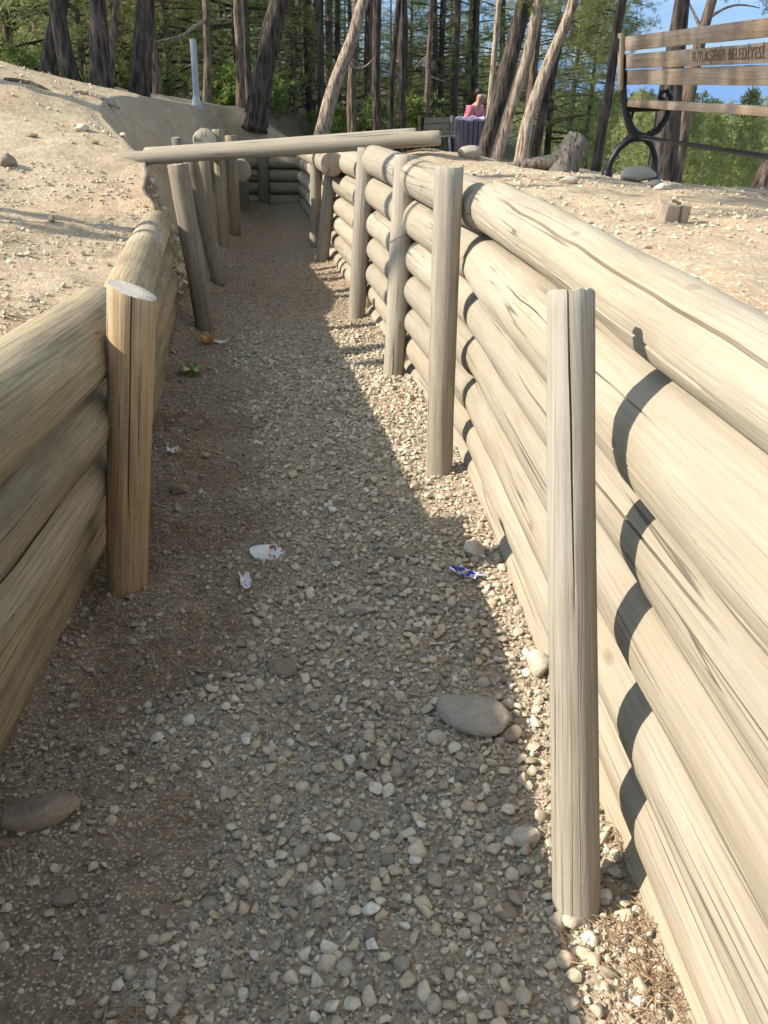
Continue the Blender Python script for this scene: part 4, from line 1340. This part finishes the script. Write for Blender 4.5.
def tree(label, px_pts, Yd, w0, w1, bark, group=None, top=9.5, crown=TALL, hang=None, dead=(), flare=.25, cs=1.0, dy=0.0):
    """px_pts: trunk centre line in the photo from foot upward; the trunk goes on above the frame to its crown"""
    _ts[0] += 1; sd = _ts[0]
    P = [at(x, y, Yd + dy * i / max(1, len(px_pts) - 1)) for i, (x, y) in enumerate(px_pts)]
    m = (P[-1] - P[0]).length
    k = (P[0].y * CP + (H - P[0].z) * SP) / F / 2
    r0, r1 = w0 * k, w1 * k
    d = (P[1] - P[0]).normalized()
    g = s1(P[0].x, P[0].y)
    base = P[0].copy()
    if base.z > g - .05:
        base = base - d * min(2.5, (base.z - g + .12) / max(.4, d.z))
    pts = [base] + P; rad = [r0 * 1.06] + [r0 + (r1 - r0) * (p - P[0]).length / max(m, .01) for p in P]
    d = (P[-1] - P[-2]).normalized(); q = P[-1].copy()
    while q.z < top:
        d = (d + Vector((0, 0, .16))).normalized(); q = q + d * .9
        pts.append(q.copy()); rad.append(max(r1 * .25, r1 * (1 - .75 * (q.z - P[-1].z) / (top - P[-1].z))))
    root = empty('pine_tree', base)
    tag(root, label, 'tree', group)
    tube_obj('trunk', pts, rad, 22, sd * 3.1, bark, root, origin=base, disp=.10, dz=.07, zfreq=1.6, ridge=7, flare=flare)
    if crown:
        add_crown(root, random.choice(crown), q - base - Vector((0, 0, 3.3)), cs * random.uniform(.85, 1.1), random.uniform(0, 6.28))
    if hang:
        for (hx, hy, hY, hs, hk) in hang:
            add_crown(root, HANG[hk % 3], at(hx, hy, hY) - base, hs, random.uniform(0, 6.28))
    for pp, r in dead:
        pl = [at(x, y, Yd + yy) for x, y, yy in pp]
        tube_obj('dead_branch', pl, [r * (1 - .75 * i / (len(pl) - 1)) for i in range(len(pl))], 7, sd, M['bark_pale'], root, origin=base, disp=.15, dz=.08)
    return root


B_, BP, BM_ = M['bark'], M['bark_pale'], M['bark_mid']
GM = 'pine trunks along the mound'
tree('dark pine trunk leaning right behind another trunk on the left mound', [(47, 76), (51, 50), (58, 15), (62, 0)], 12.6, 17, 14, B_, GM)
tree('dark curving pine trunk, second from the left on the mound', [(72, 82), (66, 60), (60, 30), (57, 0)], 11.6, 17, 13, B_, GM)
tree('thickest straight dark pine trunk on the left mound', [(101, 84), (99, 40), (97, 0)], 11.4, 21, 17, B_, GM)
tree('thin brown pine trunk between two thick dark ones on the mound', [(109, 84), (113, 35), (117, 0)], 13.4, 8, 6, BM_, GM)
tree('thick dark pine trunk at the right end of the mound crest', [(140, 89), (143, 50), (146, 0)], 11.8, 19, 16, B_, GM)
tree('short pale brown trunk just left of the steel post', [(158, 94), (156, 72), (153, 40), (150, 0)], 15, 9, 7, BM_, GM)
tree('reddish slim pine trunk right of the steel post with a curved dead branch', [(207, 106), (208, 60), (206, 0)], 14.5, 8, 7, BM_, GM,
     dead=[([(207, 20, 0), (196, 24, -.2), (184, 36, -.5), (170, 38, -.8), (154, 42, -1)], .03), ([(207, 22, 0), (220, 18, .1), (232, 20, .2)], .02)])
tree('one of a close pair of brown trunks, the left one, behind the far mound', [(241, 108), (240, 50), (237, 0)], 14.5, 9, 7, BM_, GM)
tree('one of a close pair of brown trunks, the right one, behind the far mound', [(250, 108), (246, 50), (244, 0)], 15.5, 8, 6, B_, GM)
tree('thick dark pine trunk leaning right at the back of the far mound', [(258, 106), (262, 80), (269, 45), (279, 0)], 13.6, 23, 19, B_, GM)
tree('dark slim trunk left of the pale leaning pine', [(321, 112), (320, 60), (319, 0)], 19, 6, 5, B_)
tree('pale pinkish pine trunk leaning strongly right above the end wall', [(325, 121), (330, 98), (339, 72), (352, 40), (361, 8), (366, -8)], 15, 14, 10, BP, None,
     dead=[([(351, 66, 0), (360, 72, .2), (368, 66, .3), (374, 58, .4)], .022), ([(345, 56, 0), (356, 60, .1), (366, 72, .2)], .015)])
tree('reddish brown trunk right behind the pale leaning pine', [(352, 128), (351, 100), (353, 66), (357, 0)], 17, 9, 7, BM_)
tree('dark straight trunk in the middle of the wood', [(377, 128), (376, 60), (377, 0)], 17, 9, 8, B_)
tree('slim dark trunk leaning slightly right, right of the straight one', [(390, 128), (392, 80), (396, 30), (399, 0)], 19, 6, 5, B_)
tree('slim dark straight trunk near the far bench', [(403, 127), (402, 60), (403, 0)], 20, 6, 5, B_)
tree('thin pale trunk above the far bench', [(426, 120), (428, 80), (430, 30), (432, 0)], 21, 6, 4, BM_, None,
     dead=[([(428, 75, 0), (438, 80, .2), (448, 82, .4)], .02), ([(429, 55, 0), (420, 60, .2), (414, 70, .3)], .015)])
tree('dark trunk behind the seated person', [(474, 110), (475, 60), (477, 0)], 25, 7, 6, B_)
GR_ = 'leaning trunks right of the litter bin'
tree('thin pale upright trunk right of the litter bin', [(487, 140), (490, 100), (495, 45), (499, 0)], 16, 6, 5, BP, GR_)
tree('thick dark pine trunk leaning right beside the litter bin', [(485, 152), (494, 120), (507, 70), (519, 25), (528, -10)], 13, 16, 15, B_, GR_)
tree('pale trunk leaning right with green sprigs around its upper part', [(497, 156), (505, 128), (515, 95), (527, 58), (534, 25), (541, -8)], 12.4, 11, 10, BP, GR_, hang=[(536, 18, 12.5, .35, 1)])
tree('brown trunk partly behind the palest leaning trunk', [(527, 154), (530, 100), (535, 45), (540, 0)], 14, 10, 8, BM_, GR_)
tree('palest curved trunk leaning far right, left of the cut stump', [(522, 156), (525, 130), (532, 108), (544, 74), (556, 45), (566, 25), (575, -4)], 12.0, 13, 9, BP, GR_)
tree('dark slim trunk leaning right behind the palest leaning trunk', [(535, 156), (541, 120), (548, 92), (556, 55), (566, 20), (572, -5)], 13.5, 9, 7, B_, GR_, hang=[(578, 88, 14, .42, 0), (570, 40, 15, .5, 2), (595, 70, 15, .42, 1)])
tree('dark leaning trunk just left of the near bench', [(597, 163), (603, 125), (610, 85), (615, 45), (622, 0)], 9.6, 9, 8, B_, None, hang=[(604, 22, 11.5, .42, 0), (598, 60, 12, .3, 2), (622, 52, 12, .3, 1)])
GB = 'trunks behind the near bench'
tree('broad rough trunk behind the bench seat, left of a pair', [(662, 176), (668, 130), (672, 85), (677, 40), (682, 0)], 8.0, 25, 13, B_, GB, flare=.2)
tree('rough trunk behind the bench, right one of a pair, bending right', [(672, 177), (682, 130), (690, 85), (700, 40), (712, 0)], 8.2, 18, 9, BM_, GB, hang=[(746, 2, 9.5, .3, 1)],
     dead=[([(704, 22, 0), (716, 12, .1), (728, 4, .2), (745, 3, .3), (760, 8, .4)], .016), ([(702, 30, 0), (694, 14, 0), (688, 0, 0)], .02)])
tree('slim dark trunk at the back of the trunks behind the bench', [(655, 150), (665, 80), (674, 30), (680, -5)], 9.5, 9, 8, B_, GB)
tree('trunk foot leaning in at the right picture edge below the bench', [(757, 205), (766, 185), (790, 130), (812, 60), (826, 0)], 6.9, 24, 18, BM_, None, hang=[(760, 3, 8.5, .3, 2)])

# pines standing outside the picture on the left: only their shadows reach into it
def off_tree(label, X, Yd, r, top, cs, lean=(0, 0), crown=TALL, cz=3.3, h=None):
    _ts[0] += 1
    g = s1(X, Yd); base = Vector((X, Yd, g - .1))
    pts = [base + Vector((lean[0] * t, lean[1] * t, (top - base.z) * t)) for t in np.linspace(0, 1, 8)]
    root = empty('pine_tree', base); tag(root, label, 'tree', 'pines on the slope left of the trench')
    tube_obj('trunk', pts, [r * (1 - .55 * i / 7) for i in range(8)], 18, _ts[0], B_, root, origin=base, disp=.1, dz=.12)
    add_crown(root, random.choice(crown), pts[-1] - base - Vector((0, 0, cz)), cs, random.uniform(0, 6.28))


off_tree('tall pine left of the trench whose trunk shades the bank across the trench', -7.4, 4.7, .125, 12.5, .7)
off_tree('slim pine left of the trench with an airy crown that dapples the bench', -6.1, 4.5, .06, 9.2, .62, (.2, .1), cz=2.6)
off_tree('leaning airy pine left of the trench that dapples the sandy bank before the bench', -6.2, 5.5, .05, 9.4, .72, (.1, -2.4), cz=2.4)
off_tree('pine on the left slope shading the crest of the mound', -8.6, 8.0, .15, 11.5, .8, (.3, -.2))
off_tree('pine on the left slope shading the back of the mound', -12.5, 11.2, .16, 9.5, 1.15, cz=4.2)
off_tree('young pine on the left slope beside the forest edge', -9.5, 12.8, .12, 7.8, 1.0, cz=3.6)

# ------------------------------------------------------------------ the wood behind
def proto_pine(pair, h, r, bark, name='pine_tree'):
    o = empty(name)
    tube_obj('trunk', [(0, 0, -.3), (.05, 0, h * .3), (-.05, .05, h * .65), (0, 0, h)], [r * 1.1, r * .9, r * .6, r * .15], 12, h, bark, o, disp=.08, dz=.25)
    add_crown(o, pair, (0, 0, 0))
    return o


def copy_tree(o, loc, sc, rz):
    c = o.copy(); COL.objects.link(c)
    c.location = loc; c.scale = (sc, sc, sc); c.rotation_euler = (0, 0, rz)
    for ch in o.children:
        d = ch.copy(); COL.objects.link(d); d.parent = c
    return c


protos = [proto_pine(FULL[k], 8.6, .14, B_) for k in range(5)]
protosL = [proto_pine(FULL_L[k], 6.6, .10, BM_) for k in range(3)]
used = set()


def spawn(pr, i, x, y, sc, label, group):
    loc = (x, y, s1(x, y) - .05)
    o = pr[i % len(pr)]
    if id(o) not in used:
        used.add(id(o)); o.location = loc; o.scale = (sc, sc, sc); o.rotation_euler = (0, 0, random.uniform(0, 6.28)); c = o
    else:
        c = copy_tree(o, loc, sc, random.uniform(0, 6.28))
    tag(c, label, 'tree', group)


rg = random.Random(5)
i = 0
cells = []
for Yd, n in ((24, 5), (30, 7), (38, 9), (48, 11), (62, 15)):
    xl, xr = -.50 * Yd, .075 * Yd
    for k in range(n):
        x = xl + (xr - xl) * (k + rg.uniform(.1, .9)) / n
        cells.append((x, Yd + rg.uniform(-2.5, 2.5)))
for (x, y) in cells:
    spawn(protos, i, x, y, rg.uniform(.8, 1.3) if x < -.06 * y else rg.uniform(.55, .72), 'dense dark green pine deep in the wood behind the trench', 'dark pines filling the wood'); i += 1
GLT = 'light green pines at the edge of the wood'
for k, (px, Yd, sc) in enumerate([(15, 19, 1.0), (45, 23, .9), (85, 20.5, .8), (120, 22, .9), (170, 22, .8), (-30, 18, 1.1), (225, 25, .75), (295, 24, .7), (410, 30, .7), (455, 32, .6)]):
    p = at(px, 90, Yd)
    spawn(protosL, k, p.x, Yd, sc, 'yellowish green young pine at the sunlit edge of the wood', GLT)

for k, (px, Yd, sc) in enumerate([(468, 30, .8), (500, 33, .85), (528, 40, 1.0), (552, 29, .68), (574, 44, 1.0), (592, 34, .72)]):
    p = at(px, 90, Yd)
    spawn(protos, k, p.x, Yd, sc, 'dark pine crown between the leaning trunks and the sea', 'dark pines behind the leaning trunks')

# thin bare trunks in the shade
def bare_proto(seed):
    o = empty('pine_tree')
    tube_obj('trunk', [(0, 0, -.4), (.06, 0, 2), (-.05, .05, 4.5), (.1, 0, 9)], [.085, .075, .065, .04], 9, seed, B_ if seed % 2 else BM_, o, disp=.08, dz=.3)
    add_crown(o, TALL[seed % 4], (0.1, 0, 6.2), .7)
    return o


bare = [bare_proto(k) for k in range(4)]
for k in range(28):
    Yd = rg.uniform(19, 34); px = rg.uniform(0, 480); Yd = max(Yd, 24) if px > 400 else Yd
    p = at(px, 90, Yd)
    spawn(bare, k, p.x, Yd, rg.uniform(.8, 1.25), 'thin bare trunk standing in the shade of the wood', 'thin trunks in the wood')

# undergrowth
def shrub_mesh(seed):
    rng = np.random.default_rng(seed)
    C = rng.normal(0, 1, (420, 3)); C /= np.linalg.norm(C, axis=1)[:, None]; C *= rng.uniform(.45, 1, (420, 1)) * np.array([.75, .75, .5])
    C[:, 2] += .42; C += .2 * np.stack([vnoise(C[:, 0] * 3, C[:, 1] * 3, C[:, 2] * 3 + k) for k in (0, 9, 19)], -1)
    V, q, r = blades(C, .11, .035, 9, seed, .4)
    me = np_mesh('foliage', V, q, False, {'rnd': r}); me.materials.append(M['shrub'])
    stv, stq, off = [], [], 0
    for k in range(7):
        a = k * .9; v, qq, _ = tube_np([(0, 0, -.1), (.2 * math.cos(a), .2 * math.sin(a), .3), (.45 * math.cos(a), .45 * math.sin(a), .7)], [.018, .013, .005], 5, k, dz=.15)
        stv.append(v); stq.append(qq + off); off += len(v)
    sm = np_mesh('stems', np.concatenate(stv), np.concatenate(stq)); sm.materials.append(M['bark'])
    return me, sm


SH = [shrub_mesh(k) for k in range(3)]
for k in range(34):
    Yd = rg.uniform(17.5, 30); px = rg.uniform(0, 410); p = at(px, 100, Yd)
    o = empty('shrub', (p.x, Yd, s1(p.x, Yd)), rg.uniform(0, 6)); sc = rg.uniform(.6, 1.2)
    o.scale = (sc, sc, sc * rg.uniform(.7, 1.2))
    tag(o, 'bright green shrub of undergrowth beneath the pines', 'shrub', 'undergrowth shrubs in the wood')
    for me_, nm in zip(SH[k % 3], ('foliage', 'stems')):
        c = bpy.data.objects.new(nm, me_); COL.objects.link(c); c.parent = o

# ------------------------------------------------------------------ pine slope beyond the bench: one far mass
def slope_wood():
    rng = np.random.default_rng(21)
    Vs, Qs, Rs_, off = [], [], [], 0
    spots = []
    for (y0, y1, n, ncl, nb, L, W) in ((8, 26, 75, 420, 8, .13, .02), (26, 60, 260, 170, 7, .19, .04), (60, 140, 560, 70, 6, .30, .10), (140, 330, 1300, 26, 5, .55, .25)):
        for _ in range(n):
            Yd = y0 + (y1 - y0) * rng.random()
            xe = float(np.interp(Yd, [4, 8, 12, 16, 60, 400], [3.3, 2.1, 2.1, 2.4, 5.5, 32]))
            x = rng.uniform(xe + (2.2 if Yd < 30 else 3), .62 * Yd + 6)
            g = s1(x, Yd)
            h = rng.uniform(2.6, 5.2) * (1 if Yd > 25 else .75)
            lim = H - .034 * Yd if Yd < 60 else H - .031 * Yd     # young trees stay below the sea line seen from the path
            h = min(h, max(1.2, lim - g)) if Yd < 150 else rng.uniform(4, 6.5)
            rd = h * rng.uniform(.26, .4)
            t = rng.random(ncl) ** .75
            a = rng.uniform(0, 6.28, ncl); rr = rd * (1 - t) ** .7 * np.sqrt(rng.uniform(.25, 1, ncl)) + .03
            lob = 1 + .35 * np.sin(a * 3 + rng.uniform(0, 6))
            C = np.stack([x + rr * lob * np.cos(a), Yd + rr * lob * np.sin(a), g + .1 + h * t], -1)
            shade = np.clip(rng.uniform(.25, .8) + rng.normal(0, .1, ncl), 0, 1)
            V, q, r = blades(C, L, W, nb, int(rng.integers(1 << 30)), .5, None, shade)
            Vs.append(V); Qs.append(q + off); Rs_.append(r); off += len(V)
    return np_mesh('pine_slope', np.concatenate(Vs), np.concatenate(Qs), False, {'rnd': np.concatenate(Rs_)})


tag(link('pine_slope', slope_wood(), M['needle_light']), 'slope covered with young light green pines below the bench, towards the sea', 'pine wood', None, 'stuff')

# ------------------------------------------------------------------ sea
t = NT('sea_water'); t.color((.03, .11, .27)); t.b.inputs['Roughness'].default_value = .35
t.bump(t.noise(t.pos((.05, .05, .05)), 3, 4), .3, .5)
bm = bmesh.new()
vs = [bm.verts.new(v) for v in ((-60000, 430, -88), (60000, 430, -88), (60000, 90000, -88), (-60000, 90000, -88))]
bm.faces.new(vs); me = bpy.data.meshes.new('sea'); bm.to_mesh(me); bm.free()
tag(link('sea', me, t.m), kind='structure')

# ------------------------------------------------------------------ light, sky, camera
EL, AZ = math.radians(37.0), math.radians(-9.0)       # the sun stands to the left of the trench
dirv = Vector((math.cos(EL) * math.cos(AZ), -math.cos(EL) * math.sin(AZ), -math.sin(EL)))
sd = bpy.data.lights.new('sun', 'SUN'); sd.energy = 2.65; sd.angle = math.radians(.53); sd.color = (1.0, .915, .785)
so = bpy.data.objects.new('sun', sd); COL.objects.link(so); so.rotation_euler = dirv.to_track_quat('-Z', 'Y').to_euler()
so.location = (-30, 5, 25)
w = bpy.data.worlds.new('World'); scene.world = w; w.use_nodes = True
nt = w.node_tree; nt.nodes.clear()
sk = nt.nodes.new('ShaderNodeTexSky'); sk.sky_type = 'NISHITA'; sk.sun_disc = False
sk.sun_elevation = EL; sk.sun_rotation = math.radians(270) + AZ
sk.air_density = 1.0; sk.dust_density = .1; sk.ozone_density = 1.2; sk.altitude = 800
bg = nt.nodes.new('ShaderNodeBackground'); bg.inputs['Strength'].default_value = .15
ou = nt.nodes.new('ShaderNodeOutputWorld')
# clear deep blue low sky over the sea, brighter overhead; the warm white balance of the camera
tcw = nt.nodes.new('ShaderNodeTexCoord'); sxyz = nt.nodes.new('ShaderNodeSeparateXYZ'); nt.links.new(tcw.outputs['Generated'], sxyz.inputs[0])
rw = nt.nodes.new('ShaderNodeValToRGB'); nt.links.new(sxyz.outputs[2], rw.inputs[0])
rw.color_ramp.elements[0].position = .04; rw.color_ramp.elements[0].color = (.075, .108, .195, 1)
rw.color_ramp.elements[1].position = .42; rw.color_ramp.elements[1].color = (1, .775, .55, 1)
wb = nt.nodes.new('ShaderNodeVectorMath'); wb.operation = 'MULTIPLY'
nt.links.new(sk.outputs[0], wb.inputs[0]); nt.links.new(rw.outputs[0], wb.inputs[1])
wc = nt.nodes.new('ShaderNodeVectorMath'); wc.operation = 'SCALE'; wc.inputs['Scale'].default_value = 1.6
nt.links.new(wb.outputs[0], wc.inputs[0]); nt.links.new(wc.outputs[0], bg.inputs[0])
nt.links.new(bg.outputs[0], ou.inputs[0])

cam = bpy.data.cameras.new('camera'); co = bpy.data.objects.new('camera', cam); COL.objects.link(co)
cam.sensor_fit = 'VERTICAL'; cam.sensor_height = 36.0; cam.sensor_width = 27.0
cam.lens = F / 1024 * 36.0
cam.clip_start = .05; cam.clip_end = 150000
co.location = (0, 0, H); co.rotation_euler = (math.pi / 2 - PITCH, 0, 0)
scene.camera = co
vs_ = scene.view_settings
vs_.view_transform = 'Standard'; vs_.look = 'None'; vs_.exposure = 1.72; vs_.gamma = 1.0; vs_.use_curve_mapping = False

scene.cycles.use_adaptive_sampling = True; scene.cycles.adaptive_threshold = .03; scene.cycles.max_bounces = 5; scene.cycles.diffuse_bounces = 3; scene.cycles.transparent_max_bounces = 4; scene.cycles.transmission_bounces = 3; scene.cycles.glossy_bounces = 2
